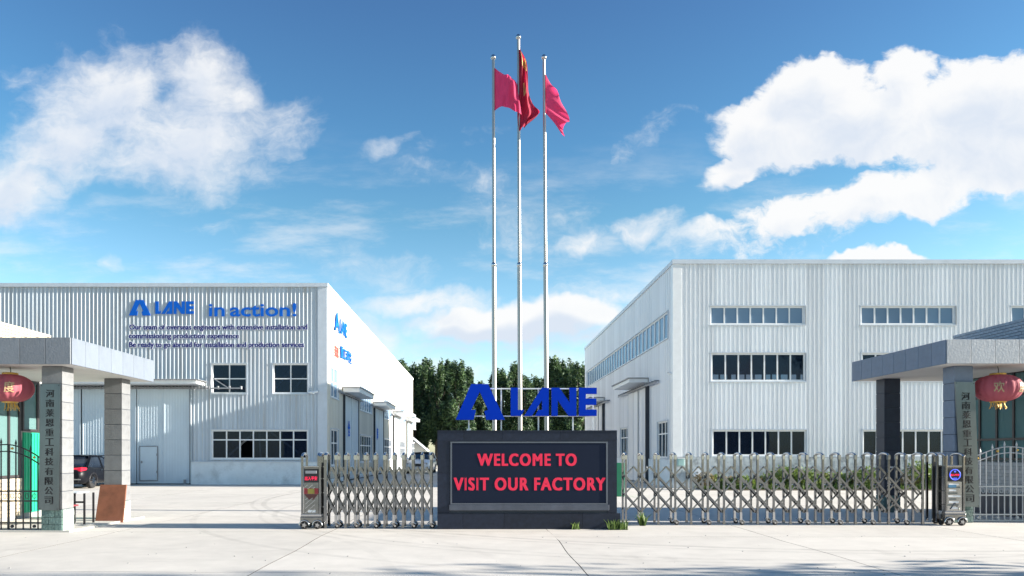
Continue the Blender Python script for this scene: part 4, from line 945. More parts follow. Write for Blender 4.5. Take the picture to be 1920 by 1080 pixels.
def machine(name, label, px0, px1, Yf, depth, variant):
    x0, x1 = PX(px0, Yf), PX(px1, Yf); cx = (x0+x1)/2
    e = empty(name, (cx, Yf+depth/2, 0), label, 'gate motor', 'motor units at the gate ends')
    zt_ = 1.30
    BOX('cabinet', m_stain, e, x0+.045, x1-.045, Yf+.02, Yf+depth-.02, .30, zt_, .012)
    b = BOX('base_skirt', m_staind, e, x0-.02, x1+.02, Yf-.03, Yf+depth+.03, .13, .262, .015)
    BOX('base_trim', m_chrome, e, x0-.01, x1+.01, Yf-.02, Yf+depth+.02, .264, .315, .006)
    for s_ in (x0+.02, x1-.02):
        for y in (Yf+.0, Yf+depth): BOX('corner_post', m_stain, e, s_-.022, s_+.022, y-.022, y+.022, .316, 1.54, .005)
        mb = MB(); mb.tube([(s_, Yf+depth/2+(depth/2)*math.cos(t), 1.53+.06*math.sin(t)) for t in np.linspace(0, math.pi, 11)], .027, 8); mb.build('arch_cap', m_chrome, e)
    BOX('top_plate', m_chrome, e, x0+.043, x1-.043, Yf+.0, Yf+depth, zt_+.002, zt_+.03, .006)
    d = BOX('display', m_blk, e, x0+.055, x1-.055, Yf-.012, Yf+.019, .98, zt_-.03, .006)
    if variant == 'left':
        put_text('出入平安', px0+8, px1-8, 0, 1, Yf, m_ledr, d, 'led_text', .003, .01) if False else None
        me = text_mesh('出入平安', m_ledr, (x1-x0)*.62, .085, .003, .004); link('led_text', me, (cx, Yf-.014, 1.07), d)
        BOX('display_hood', m_grey, d, x0+.09, x1-.09, Yf-.03, Yf-.0121, 1.17, 1.23, .005)
        pl = BOX('decor_plate', m_staind, e, x0+.055, x1-.055, Yf+.0, Yf+.019, .33, .965)
        for r_ in range(13):
            for c_ in range(3):
                zz = .36+r_*.046; xx = x0+.11+c_*.105+(.05 if r_ % 2 else 0)
                if .66 < zz < .84 or xx > x1-.10: continue
                MB().bar((xx-.028, Yf-.004, zz-.02), (xx+.028, Yf-.004, zz+.02), .008, .012).build('tread_ridge', m_chrome, pl)
        BOX('red_band', mat('red_band', (.30, .03, .04), .35, .2), pl, x0+.056, x1-.056, Yf-.006, Yf-.0005, .74, .86)
        BOX('gold_badge', mat('olive_gold', (.28, .24, .06), .4, .5), pl, cx-.07, cx+.07, Yf-.012, Yf-.0065, .745, .85)
        mb = MB(); mb.add([(x0+.06, Yf-.004, .735), (x1-.06, Yf-.004, .735), (cx+.05, Yf-.004, .62), (cx-.05, Yf-.004, .62), (x0+.06, Yf-.0005, .735), (x1-.06, Yf-.0005, .735), (cx+.05, Yf-.0005, .62), (cx-.05, Yf-.0005, .62)], [(0,3,2,1), (4,5,6,7), (0,4,7,3), (1,2,6,5), (2,3,7,6), (0,1,5,4)]); mb.build('shield_plate', mat('dark_red_plate', (.12, .05, .05), .3, .6), pl)
        BOX('lower_badge', m_trimw, pl, cx-.07, cx+.09, Yf-.004, Yf-.0005, .35, .40)
    else:
        mb = MB(); mb.tube([(cx+.115*math.cos(t), Yf-.014, 1.125+.115*math.sin(t)) for t in np.linspace(0, 2*math.pi, 29)], .009, 6, cap=False); mb.build('led_ring', m_ledb, d)
        me = text_mesh('出入平安', m_ledr, .19, .045, .003, .012); link('led_text', me, (cx, Yf-.014, 1.12), d)
        me = text_mesh('欢迎', m_ledb, .08, .03, .003, .01); link('led_text', me, (cx, Yf-.014, 1.045), d)
        MB().lathe([(.02, -.016), (.02, -.0125)], (cx, Yf, 1.195), 12, 'y').build('led_icon', m_ledb, d)
        pl = BOX('decor_plate', m_chrome, e, x0+.055, x1-.055, Yf+.0, Yf+.019, .33, .965)
        for k in range(9):
            z = .37+k*.065; w_ = (x1-x0)*(.18+.14*((k*5) % 3)/2); c_ = cx+random.uniform(-.05, .05)
            BOX('embossed_panel', m_plate if k % 2 else m_trimw, pl, c_-w_, min(c_+w_, x1-.06), Yf-.007, Yf-.0005, z, z+.038, .003)
        BOX('blue_badge', mat('blue_badge', (.10, .25, .42), .3, .4), pl, x0+.07, cx+.03, Yf-.011, Yf-.0075, .84, .90, .003)
        MB().tube([(cx-.10, Yf-.008, .36), (cx, Yf-.008, .50), (cx+.10, Yf-.008, .36)], .012, 6).build('embossed_arch', m_staind, pl)
    for xx in (x0+.07, x1-.07):
        for yy in (Yf-.02, Yf+depth+.02):
            w_ = MB(); w_.lathe([(.03, -.03), (.078, -.03), (.085, -.02), (.085, .02), (.078, .03), (.03, .03)], (xx, yy, .085), 18, 'y'); wo = w_.build('wheel', m_rubber, e)
            h_ = MB(); h_.lathe([(.035, -.034), (.035, .034)], (xx, yy, .085), 12, 'y')
            for k in range(5):
                t = 2*math.pi*k/5; h_.bar((xx, yy-.032, .085), (xx+.062*math.cos(t), yy-.032, .085+.062*math.sin(t)), .008, .014, (0, 1, 0))
            h_.build('hub', m_chrome, wo)
            a_ = MB(); a_.tube([(xx+.10*math.cos(t), yy-.03, .085+.10*math.sin(t)) for t in np.linspace(0, math.pi, 9)], .016, 6); a_.build('wheel_guard', m_chrome, e)
    return e
machine('gate_motor_unit', 'steel gate motor cabinet with small red LED display at the far left gate end', 565, 602, 15.62, .42, 'left')
machine('gate_motor_unit', 'steel gate motor cabinet with a round blue-ringed display beside the right name board', 1772, 1808, 16.35, .42, 'right')
# the last hoop before each cabinet, dark cover plates seen between gate and cabinet
for (px0, px1, Y, nm) in ((597, 604, 15.74, 'l'), (1757, 1764, 16.5, 'r')):
    e = empty('gate_end_frame', (PX((px0+px1)/2, Y), Y, 0), 'steel end frame linking the folded gate to its left cabinet' if nm == 'l' else 'steel end frame linking the long gate to its right cabinet', 'gate frame')
    x0, x1 = PX(px0, Y), PX(px1, Y)
    for y in (Y, Y+.38): MB().box(x0-.02, x0+.025, y-.02, y+.02, .06, 1.55).build('upright', m_stain, e)
    for y in (Y, Y+.38): MB().box(x1+.04, x1+.08, y-.02, y+.02, .06, 1.55).build('upright', m_stain, e)
    for z in (.45, .75, 1.05, 1.3): MB().box(x0+.026, x1+.039, Y-.01, Y+.01, z, z+.02).build('rung', m_chrome, e)
    MB().box(x0+.026, x1+.039, Y+.2, Y+.22, .1, 1.4).build('cover_plate', m_blk, e)
    for xx in (x0, x1+.06):
        mb = MB(); mb.tube([(xx, Y+.19+.19*math.cos(t), 1.54+.06*math.sin(t)) for t in np.linspace(0, math.pi, 9)], .027, 8); mb.build('arch_cap', m_chrome, e)
    MB().lathe([(.02, -.02), (.055, -.02), (.055, .02), (.02, .02)], (x1, Y-.01, .056), 14, 'y').build('wheel', m_rubber, e)

# ------------------------------------------------------------------ entrance canopies
def column(parent, x0, x1, y0, y1, ztop, mf, courses, name='column'):
    c = BOX(name, m_jointd, parent, x0+.012, x1-.012, y0+.012, y1-.012, 0, ztop)
    z = .46
    H_ = (ztop-.46)/courses
    for k in range(courses):
        BOX('stone_block', mf, c, x0, x1, y0, y1, z+k*H_+.006, z+(k+1)*H_-.006, .004)
    zz = [0, .15, .30, .457]
    for r_ in range(3):
        splits = [x0, x0+(x1-x0)*(.34 if r_ % 2 else .62), x1] if True else []
        for a, b in zip(splits[:-1], splits[1:]): BOX('base_tile', m_green_tile, c, a+.004, b-.004, y0-.012, y0+.011, zz[r_]+.004, zz[r_+1]-.004, .004)
        ys_ = [y0, y0+(y1-y0)*(.62 if r_ % 2 else .36), y1]
        for sx, s_ in ((x0, -1), (x1, 1)):
            for a, b in zip(ys_[:-1], ys_[1:]): BOX('base_tile', m_green_tile if s_ < 0 else m_green_sunlit, c, sx-.012 if s_ < 0 else sx-.011, sx+.011 if s_ < 0 else sx+.012, a+.012, b-.012, zz[r_]+.004, zz[r_+1]-.004, .003)
    return c
m_green_sunlit = mat('sunlit_green_stone', (.34, .44, .38), .8, 0, .2, 9, bump=.6, bscale=20, objvar=.12)  # sunlight put into the colour: base stone made paler on the sun-facing side
m_col_l = mat('grey_column_granite', (.165, .17, .178), .6, 0, .14, 5, bump=.2, dark=(.2, .2, .2), darkamt=.4, dscale=3, objvar=.07)
m_colw = mat('cream_column_stone', (.62, .60, .55), .6, 0, .05, 5, objvar=.03)
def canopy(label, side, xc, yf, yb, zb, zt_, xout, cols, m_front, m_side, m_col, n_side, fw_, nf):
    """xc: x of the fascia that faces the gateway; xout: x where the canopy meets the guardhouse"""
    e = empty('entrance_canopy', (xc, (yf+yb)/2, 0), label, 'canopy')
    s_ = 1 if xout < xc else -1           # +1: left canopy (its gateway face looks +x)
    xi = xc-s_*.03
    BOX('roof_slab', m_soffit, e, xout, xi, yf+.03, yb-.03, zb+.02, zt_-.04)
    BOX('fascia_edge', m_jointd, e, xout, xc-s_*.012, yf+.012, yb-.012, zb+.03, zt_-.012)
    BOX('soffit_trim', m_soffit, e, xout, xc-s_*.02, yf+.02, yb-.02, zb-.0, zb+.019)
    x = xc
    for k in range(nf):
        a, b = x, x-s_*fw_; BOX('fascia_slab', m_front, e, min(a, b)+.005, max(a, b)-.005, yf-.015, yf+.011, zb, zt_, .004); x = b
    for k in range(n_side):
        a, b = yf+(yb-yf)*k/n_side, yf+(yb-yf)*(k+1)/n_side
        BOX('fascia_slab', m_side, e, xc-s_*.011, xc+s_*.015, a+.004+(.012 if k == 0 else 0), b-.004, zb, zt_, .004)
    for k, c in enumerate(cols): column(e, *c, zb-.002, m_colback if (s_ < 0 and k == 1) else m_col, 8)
    return e
canopy('grey stone entrance canopy on two square columns on the left', 'l', -8.13, 14.7, 18.4, 3.37, 3.90, -10.98, [(-8.89, -8.47, 15.0, 15.42), (-8.89, -8.47, 17.5, 17.92)], m_granite, m_graniteS, m_col_l, 7, .505, 5)
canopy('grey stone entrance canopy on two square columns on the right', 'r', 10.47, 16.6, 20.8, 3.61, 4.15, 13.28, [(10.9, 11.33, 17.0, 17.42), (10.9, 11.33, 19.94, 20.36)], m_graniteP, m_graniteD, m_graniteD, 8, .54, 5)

# ------------------------------------------------------------------ guardhouses
def brickwork(parent, w, u0, u1, z0, z1, bw, bh, mt, n_single):
    key = {}; cnt = 0; rest = MB(); r_ = 0; z = z1
    while z-bh >= z0-.001:
        off = (bw/2 if r_ % 2 else 0); u = u0-off
        while u < u1-.01:
            a, b = max(u, u0), min(u+bw, u1)
            if b-a > .03:
                k = round(b-a, 3)
                if cnt < n_single:
                    if k not in key:
                        q = MB(); hx = (k/2-.006)
                        if abs(w.u.x) > .5: q.box(-hx, hx, -.012, .012, -bh/2+.006, bh/2-.006)
                        else: q.box(-.012, .012, -hx, hx, -bh/2+.006, bh/2-.006)
                        key[k] = q.mesh('brick', mt)
                    link('brick', key[k], w.p((a+b)/2, random.uniform(.0, .004), z-bh/2), parent); cnt += 1
                else: w.box(rest, a+.006, b-.006, -.01, .012+random.uniform(0, .004), z-bh+.006, z-.006)
            u += bw
        z -= bh; r_ += 1
    if rest.v: o = rest.build('brickwork', mt, parent); o['kind'] = 'stuff'
# left
XG = -11.0
gl = empty('guardhouse', (-13, 17, 0), 'cream brick guardhouse at the left edge behind the left entrance canopy', 'guardhouse')
BOX('wall', m_jointc if 'm_jointc' in globals() else m_joint, gl, -15, XG-.015, 15.2, 18.95, 3.42, 4.62)
BOX('wall', m_joint, gl, -15, XG-.015, 15.2, 18.95, 0, 1.0)
BOX('wall', m_joint, gl, -15, XG-.015, 18.5, 18.94, 1.001, 3.419)
BOX('back_wall', m_inner, gl, -15, -14.9, 15.2, 18.49, 1.001, 3.419)
w_ = Wall((XG, 15.2, 0), (0, 1, 0), (1, 0, 0))
brickwork(gl, w_, 0, 3.75, 3.90, 4.62, .24, .072, m_brick_c, 200)
brickwork(gl, w_, 0, 2.55, .02, 1.0, .24, .09, m_brick_c, 110)
m_gframe = mat('dark_window_frame', (.035, .03, .032), .45)
def gwin(parent, w, u0, u1, z0, z1, ucuts, zcuts, gm, fm, fw=.06):
    us_ = [u0]+ucuts+[u1]; zs_ = [z0]+zcuts+[z1]; mb = MB()
    for u in us_: w.box(mb, u-fw/2, u+fw/2, -.06, .01, z0-fw/2, z1+fw/2)
    for a, b in zip(us_[:-1], us_[1:]):
        for z in zs_: w.box(mb, a+fw/2+.0005, b-fw/2-.0005, -.055, .005, z-fw/2, z+fw/2)
    f = mb.build('window', fm, parent)
    for a, b in zip(us_[:-1], us_[1:]):
        for c, d in zip(zs_[:-1], zs_[1:]): q = MB(); w.box(q, a+fw/2, b-fw/2, -.035, -.028, c+fw/2, d-fw/2); q.build('pane', gm, f)
    return f
gwin(gl, w_, .05, 2.48, 1.05, 3.38, [.55, 1.1, 1.62, 2.08], [2.9], m_glassg, m_gframe)
gwin(gl, w_, 2.62, 3.20, 2.16, 3.32, [], [], m_glassg, m_gframe, .05)
bl = MB()
for k in range(14): bl.box(XG-.09, XG-.075, 15.2+2.66, 15.2+3.16, 2.22+k*.078, 2.22+k*.078+.05)
for k in range(5): bl.box(XG-.074, XG-.07, 15.2+2.70+k*.1, 15.2+2.712+k*.1, 2.2, 3.3)
bl.build('window_blind', m_trimw, gl)
gp_ = BOX('green_panel', m_greenp, gl, XG-.014, XG+.03, 15.2+2.60, 15.2+3.26, .16, 2.10)
for k in range(6): BOX('panel_rib', m_greenp, gp_, XG+.0305, XG+.045, 17.84+k*.12, 17.87+k*.12, .18, 2.08)
BOX('desk', m_steel, gl, -12.5, -11.4, 16.0, 18.0, 1.0, 1.08)
# right
XH = 13.3
gr_ = empty('guardhouse', (15, 19, 0), 'blue-grey brick guardhouse with tall dark-framed windows at the right edge', 'guardhouse')
BOX('wall', m_jointd, gr_, XH+.015, 18, 16.9, 20.8, 3.68, 4.9)
BOX('wall', m_joint, gr_, XH+.015, 18, 16.9, 20.8, 0, 1.38)
BOX('wall', m_joint, gr_, XH+.015, 18, 20.3, 20.79, 1.381, 3.679)
BOX('back_wall', m_inner, gr_, 17.9, 18, 16.9, 20.29, 1.381, 3.679)
w_ = Wall((XH, 16.9, 0), (0, 1, 0), (-1, 0, 0))
brickwork(gr_, w_, 0, 3.9, 4.15, 4.9, .21, .078, m_brick_b, 190)
brickwork(gr_, w_, .8, 3.9, .58, 1.36, .21, .09, m_brick_g, 110)
BOX('lower_wall_strip', mat('dark_wall_strip', (.03, .035, .055), .5), gr_, XH-.02, XH+.014, 16.9, 20.8, 0, .57)  # dark strip along the foot of the right guardhouse wall
gwin(gr_, w_, .3, 3.35, 1.45, 3.62, [1.0, 1.55, 2.15, 2.8], [1.95, 3.05], m_glassg, m_gframe)
mb = MB()
for k in range(26): mb.box(XH+.5, XH+.53, 17.1+k*.125, 17.1+k*.125+.09, 1.4, 3.6)
mb.build('curtain', mat('pale_curtain', (.62, .78, .74), .9), gr_)

# ------------------------------------------------------------------ name boards
def board(label, corners, Y, ys_py, mat_, seed):
    (tlx, tly), (trx, try_), (brx, bry), (blx, bly) = corners
    e = empty('name_board', (PX(blx, Y), Y, PZ(bly, Y)), label, 'name board', 'company name boards on the entrance columns')
    P4 = [(PX(a, Y), PZ(b, Y)) for a, b in ((blx, bly), (brx, bry), (trx, try_), (tlx, tly))]
    me = poly_mesh('plate', P4, .03, mat_); me.transform(Matrix.Translation((0, 0, 0)))
    o = link('plate', me, (0, Y-.035, 0), e)
    txt = '河南莱恩重工科技有限公司'
    for k, ch in enumerate(txt):
        t = k/11; py = ys_py[0]+(ys_py[1]-ys_py[0])*t; f = (py-tly)/(bly-tly)
        cxp = ((tlx+trx)/2)*(1-f)+((blx+brx)/2)*f
        wch = 15*Y/FL; me = text_mesh(ch, m_blk, wch, 14.2*Y/FL, .004, 0, bold=.0015)
        link('character', me, (PX(cxp, Y), Y-.042, PZ(py, Y)), e)
    for a, b in P4:
        cx_ = sum(p[0] for p in P4)/4; cz_ = sum(p[1] for p in P4)/4; MB().lathe([(.010, -.008), (.010, 0)], (a+(.03 if a < cx_ else -.03), Y-.0355, b+(.03 if b < cz_ else -.03)), 8, 'y').build('screw', m_blk, e)
    return e
board('long brushed steel name board on the front column of the left canopy', ((77, 720), (115, 720), (112, 957), (74, 956)), 14.98, (738, 938), m_plate, 1)
board('long brushed steel name board leaning slightly on the front column of the right canopy', ((1789, 716), (1826, 717), (1835, 951), (1800, 949)), 16.98, (743, 934), m_plate, 2)

# ------------------------------------------------------------------ lanterns
def lantern(label, px, py, hw, hh, Y, ztop, chars):
    cx, cz = PX(px, Y), PZ(py, Y); R, Hh = hw*Y/FL, hh*Y/FL
    e = empty('paper_lantern', (cx, Y, cz), label, 'lantern', 'red festival lanterns under the canopies')
    n = 18; sub = 5; vs = []; fs = []; rows = 18
    for i in range(rows+1):
        t = -math.pi/2*.86+math.pi*.86*i/rows; z = Hh*math.sin(t)/math.sin(math.pi/2*.86); rr = R*math.cos(t)**.75
        for k in range(n*sub):
            a = 2*math.pi*k/(n*sub); sc = 1-.035*abs(math.sin(a*n/2))**.6*1 if True else 1
            sc = .945+.055*abs(math.sin(a*n/2))**.7
            vs.append((cx+rr*sc*math.cos(a), Y+rr*sc*math.sin(a), cz+z))
    m_ = n*sub
    for i in range(rows):
        for k in range(m_): fs.append((i*m_+k, i*m_+(k+1)%m_, (i+1)*m_+(k+1)%m_, (i+1)*m_+k))
    mb = MB(); mb.add(vs, fs, True); mb.build('shade', m_lant, e)
    r0 = R*math.cos(math.pi/2*.86)**.75
    for s_ in (-1, 1): MB().lathe([(r0*.9, s_*Hh-.02), (r0*1.05, s_*Hh-.018), (r0*1.05, s_*Hh+.035), (r0*.9, s_*Hh+.04)], (cx, Y, cz), 20).build('gold_rim', m_gold, e)
    mb = MB()
    for k in range(22):
        a = random.uniform(0, 6.28); q = r0*random.uniform(.2, .95); ln = random.uniform(.12, .19)
        mb.tube([(cx+q*math.cos(a), Y+q*math.sin(a), cz-Hh-.02), (cx+q*1.05*math.cos(a)+.01, Y+q*1.05*math.sin(a), cz-Hh-ln*.5), (cx+q*1.3*math.cos(a)+random.uniform(0, .04), Y+q*1.2*math.sin(a), cz-Hh-ln)], .007, 4)
    o = mb.build('tassel', m_gold, e); o['kind'] = 'stuff'
    MB().tube([(cx, Y, cz+Hh+.03), (cx+.015, Y, (cz+Hh+ztop)/2), (cx, Y, ztop)], .008, 6).build('hanging_wire', m_blk, e)
    for ch, ang in chars:
        s_ = text_mesh(ch, m_goldm, R*.42, Hh*.80, .004, .012); a = math.radians(ang)
        # bend the glyph round the shade
        for v in s_.vertices:
            x, y, z = v.co; aa = a+x/(R*.97)
            zz = max(-.95, min(.95, z/Hh)); tt = math.asin(zz*math.sin(math.pi/2*.86)); rr = R*math.cos(tt)**.75+.004-y
            v.co = (rr*math.sin(aa), -rr*math.cos(aa), z)
        link('lettering', s_, (cx, Y, cz), e)
    return e
lantern('red ribbed lantern with gold tassel hanging under the left canopy', 19, 728, 40, 25.5, 15.25, 3.37, (('欢', -22), ('度', 30)))
lantern('red ribbed lantern with two gold characters hanging under the right canopy', 1871, 728, 40, 25, 17.15, 3.61, (('欢', -32), ('度', 32)))

# ------------------------------------------------------------------ iron side gates
def iron_gate(label, x0, x1, Y, ztop_mid, ztop_l, ztop_r, mt, tips, n, mid_x):
    e = empty('iron_gate', ((x0+x1)/2, Y, 0), label, 'gate')
    W_ = x1-x0
    def top(x):
        t = (x-x0)/W_; m_ = (mid_x-x0)/W_
        return (ztop_l+(ztop_mid-ztop_l)*math.sin(min(1, t/m_)*math.pi/2)**1.3 if t < m_ else ztop_r+(ztop_mid-ztop_r)*math.cos(min(1, (t-m_)/(1-m_))*math.pi/2)**.9)
    for dz in (0, -.14): MB().tube([(x0+W_*k/16, Y, top(x0+W_*k/16)+dz) for k in range(17)], .014, 6).build('top_rail', mt, e)
    for z in (.17, .03, .62, .82): MB().bar((x0, Y, z), (x1, Y, z), .03, .03).build('rail', mt, e)
    for k in range(n+1):
        x = x0+W_*k/n; big = k in (0, n) or abs(x-mid_x) < W_/n/2
        MB().bar((x, Y, .03), (x, Y, top(x)), .034 if big else .02, .034 if big else .02).build('bar', mt, e)
        if k % 2 == 0 or tips > 1:
            MB().lathe([(.008, 0), (.022, .03), (.018, .06), (.002, .13)], (x, Y, top(x)+.01), 8).build('spear_tip', mt, e)
        if k < n:
            xm = x+W_/n/2
            for s_ in (-1, 1):
                c = [(xm+s_*.035*math.cos(t)*1.0, Y, .72+.05*math.sin(t)) for t in np.linspace(0, 2*math.pi, 13)]
                MB().tube(c, .006, 5, cap=False).build('scroll', mt, e)
    for k in range(4): MB().lathe([(.03, -.02), (.035, 0), (.03, .02)], (x0+W_*(k+.5)/4, Y, .10), 10, 'y').build('rosette', m_gold if tips > 1 else mt, e)
    for k in range(4): xx = x0+W_*(k+.5)/4; MB().lathe([(.022, -.02), (.028, 0), (.022, .02)], (xx, Y, top(xx)-.07), 10, 'y').build('rosette', m_gold, e)
    return e
m_iron = mat('dark_iron', (.05, .05, .05), .45, .5)
m_silver = mat('silver_painted_iron', (.42, .43, .45), .4, .4)
iron_gate('black wrought-iron side gate left of the left name board', -10.75, -8.93, 15.2, 1.78, 1.45, 1.42, m_iron, 1, 12, -9.75)
iron_gate('silver painted iron side gate with arched top at the right edge', 11.38, 13.22, 17.25, 1.75, 1.48, 1.55, m_silver, 1, 13, 12.35)

# ------------------------------------------------------------------ things beside the left canopy
rb = empty('rusty_plate', (PX(207, 17.3), 17.3, 0), 'rust-brown steel plate leaning against the rear column of the left canopy', 'metal plate')
mb = MB(); a, b = PX(180, 17.1), PX(232, 17.1); a2, b2 = PX(187, 17.42), PX(236, 17.42); zt_ = PZ(909, 17.4)
mb.add([(a, 17.05, .0), (b, 17.05, .0), (b2, 17.44, zt_), (a2, 17.44, zt_), (a, 17.09, 0), (b, 17.09, 0), (b2, 17.48, zt_), (a2, 17.48, zt_)], [(0,1,2,3), (7,6,5,4), (0,4,5,1), (1,5,6,2), (2,6,7,3), (3,7,4,0)])
mb.build('sheet', m_rust, rb)
tb = empty('folding_table', (PX(140, 16.6), 16.6, 0), 'small grey-topped table with black legs half hidden behind the left front column', 'table')
Yt = 16.3
BOX('table_top', m_trim, tb, PX(118, Yt), PX(165, Yt+.4), Yt-.05, Yt+.45, .715, .74, .006)
for (px, y) in ((156, Yt), (120, Yt), (156, Yt+.38), (120, Yt+.38)): MB().box(PX(px, Yt)+.0, PX(px, Yt)+.035, y, y+.035, 0, .714).build('leg', m_blk, tb)
MB().box(PX(121, Yt)+.03, PX(157, Yt)-.001, Yt+.005, Yt+.03, .50, .54).build('crossbar', m_blk, tb)
MB().tube([(PX(133, Yt), Yt-.02, .70), (PX(130, Yt), Yt-.02, .52)], .012, 6).build('strut', m_blk, tb)
ch = empty('chair', (PX(128, 16.2), 16.2, 0), 'black tube-framed chair with a red seat edge tucked under the small table', 'chair')
MB().box(PX(112, 16.2), PX(144, 16.2), 16.05, 16.28, .44, .475).build('seat', mat('maroon_seat', (.20, .03, .04), .6), ch, .01)
MB().tube([(PX(138, 16.2), 16.1, .44), (PX(143, 16.2), 16.1, .36), (PX(146, 16.2), 16.1, .16), (PX(143, 16.2), 16.1, .06), (PX(136, 16.2), 16.1, .015), (PX(112, 16.2), 16.1, .015)], .014, 7).build('leg', m_blk, ch)
MB().tube([(PX(116, 16.2), 16.26, .44), (PX(114, 16.2), 16.26, .015), (PX(137, 16.2), 16.26, .015)], .014, 7).build('leg', m_blk, ch)
cl = BOX('green_cabinet', mat('dark_green_paint', (.01, .18, .09), .5), None, PX(1156, 27), PX(1171, 27), 27, 27.5, 0, PZ(868, 27), .01)
tag(cl, 'dark green cabinet standing behind the right end of the granite sign', 'cabinet')

# ------------------------------------------------------------------ vegetation
def quads_obj(name, C_, size, mt, parent=None, origin=(0, 0, 0), upbias=0.3, aspect=1.4):
    n = len(C_); d = rng.normal(size=(n, 3)); d[:, 2] += upbias; d /= np.linalg.norm(d, axis=1)[:, None]
    r_ = rng.normal(size=(n, 3)); a = np.cross(d, r_); a /= np.linalg.norm(a, axis=1)[:, None]; b = np.cross(d, a)
    s_ = (np.asarray(size)*rng.uniform(.6, 1.3, n))[:, None]
    v = np.stack([C_-a*s_*aspect, C_+b*s_*.5, C_+a*s_*aspect, C_-b*s_*.5], 1).reshape(-1, 3)
    me = bpy.data.meshes.new(name); me.vertices.add(n*4); me.vertices.foreach_set('co', v.astype('f').ravel())
    me.loops.add(n*4); me.loops.foreach_set('vertex_index', np.arange(n*4, dtype='i')); me.polygons.add(n); me.polygons.foreach_set('loop_start', np.arange(0, n*4, 4, dtype='i')); me.polygons.foreach_set('loop_total', np.full(n, 4, 'i'))
    me.materials.append(mt); me.update(calc_edges=True); return me
m_pop = leaf_mat('poplar_leaves', (.020, .050, .034), (.11, .18, .07), .8)
m_bark = mat('bark', (.12, .10, .08), .9, 0, .3, 4)
m_bush = leaf_mat('shrub_leaves', (.06, .12, .03), (.22, .30, .06), 2.5)
m_dry = leaf_mat('dry_leaves', (.15, .12, .06), (.34, .26, .14), 2.5)
m_grass = leaf_mat('grass_blades', (.05, .10, .02), (.16, .24, .06), 3)
def poplar_crown(h, r, n, seed):
    g_ = np.random.default_rng(seed); lob = []
    for k in range(20):
        t = g_.uniform(.08, .96); a = g_.uniform(0, 6.28); rr = r*(1-t)**.6*g_.uniform(.35, .95)
        lob.append((rr*math.cos(a), rr*math.sin(a), h*(.16+.76*t), r*g_.uniform(.24, .42)*(1.15-.5*t), h*g_.uniform(.09, .17)))
    for k in range(7): lob.append((g_.uniform(-.6, .6)*r*.9, g_.uniform(-.4, .4)*r, h*g_.uniform(.74, .91), r*g_.uniform(.12, .22), h*g_.uniform(.08, .13)))
    lob = np.array(lob); idx = g_.choice(len(lob), n, p=(lob[:, 3]**2*lob[:, 4])/np.sum(lob[:, 3]**2*lob[:, 4]))
    d = g_.normal(size=(n, 3)); d /= np.linalg.norm(d, axis=1)[:, None]; rad = g_.uniform(.25, 1.0, n)**.45*g_.uniform(.85, 1.12, n)
    c = lob[idx]; p = np.stack([c[:, 0]+d[:, 0]*rad*c[:, 3], c[:, 1]+d[:, 1]*rad*c[:, 3], c[:, 2]+d[:, 2]*rad*c[:, 4]], 1)
    return p
crowns = [quads_obj('crown', poplar_crown(15, 2.1, 12000, 10+k), .17, m_pop) for k in range(4)]
tk = MB(); tk.tube([(0, 0, 0), (.05, 0, 5), (0, .05, 9), (.04, 0, 11.8)], .22, 8, .03)
for k in range(16):
    a = k*2.4; z = 2.4+k*.45; tk.tube([(0, 0, z), (.7*math.cos(a), .7*math.sin(a), z+1.2), (1.2*math.cos(a), 1.2*math.sin(a), z+2.8)], .06, 5, .015)
trunk_me = tk.mesh('trunk', m_bark)
TP = [(749, 669, 96), (765, 680, 104), (778, 676, 98), (797, 672, 106), (818, 682, 97), (838, 668, 100), (856, 672, 95), (876, 690, 103), (896, 712, 108), (925, 745, 118), (944, 686, 99), (966, 680, 104), (985, 700, 96), (1005, 705, 103), (1022, 700, 110), (1041, 669, 97), (1062, 670, 100), (1083, 674, 96), (1104, 680, 101)]
POS = ['at the far left end of the row, beside the left hall', 'second from the left hall', 'third from the left hall', 'fourth from the left hall', 'fifth from the left hall', 'above the left half of the standing letters', 'just left of the first blue letter', 'above the first blue letter, left of the flagpoles', 'just left of the left flagpole', 'low tree directly behind the left flagpole', 'between the left and middle flagpoles', 'right behind the middle flagpole', 'just right of the middle flagpole', 'left of the right flagpole', 'low tree directly behind the right flagpole', 'just right of the right flagpole', 'third from the right hall', 'second from the right hall', 'at the far right end of the row, beside the right hall']
for k, (px, py, Y) in enumerate(TP):
    hgt = PZ(py, Y); s_ = hgt/15.2
    e = empty('poplar_tree', (PX(px, Y), Y, 0), 'dark green poplar '+POS[k], 'tree', 'row of poplars behind the sign')
    o = link('crown', crowns[k % 4], (PX(px, Y), Y, 0), e, rot=(0, 0, k*1.3)); o.scale = (random.uniform(1.0, 1.25), random.uniform(1.0, 1.25), s_)
    o = link('trunk', trunk_me, (PX(px, Y), Y, 0), e); o.scale = (1, 1, s_)
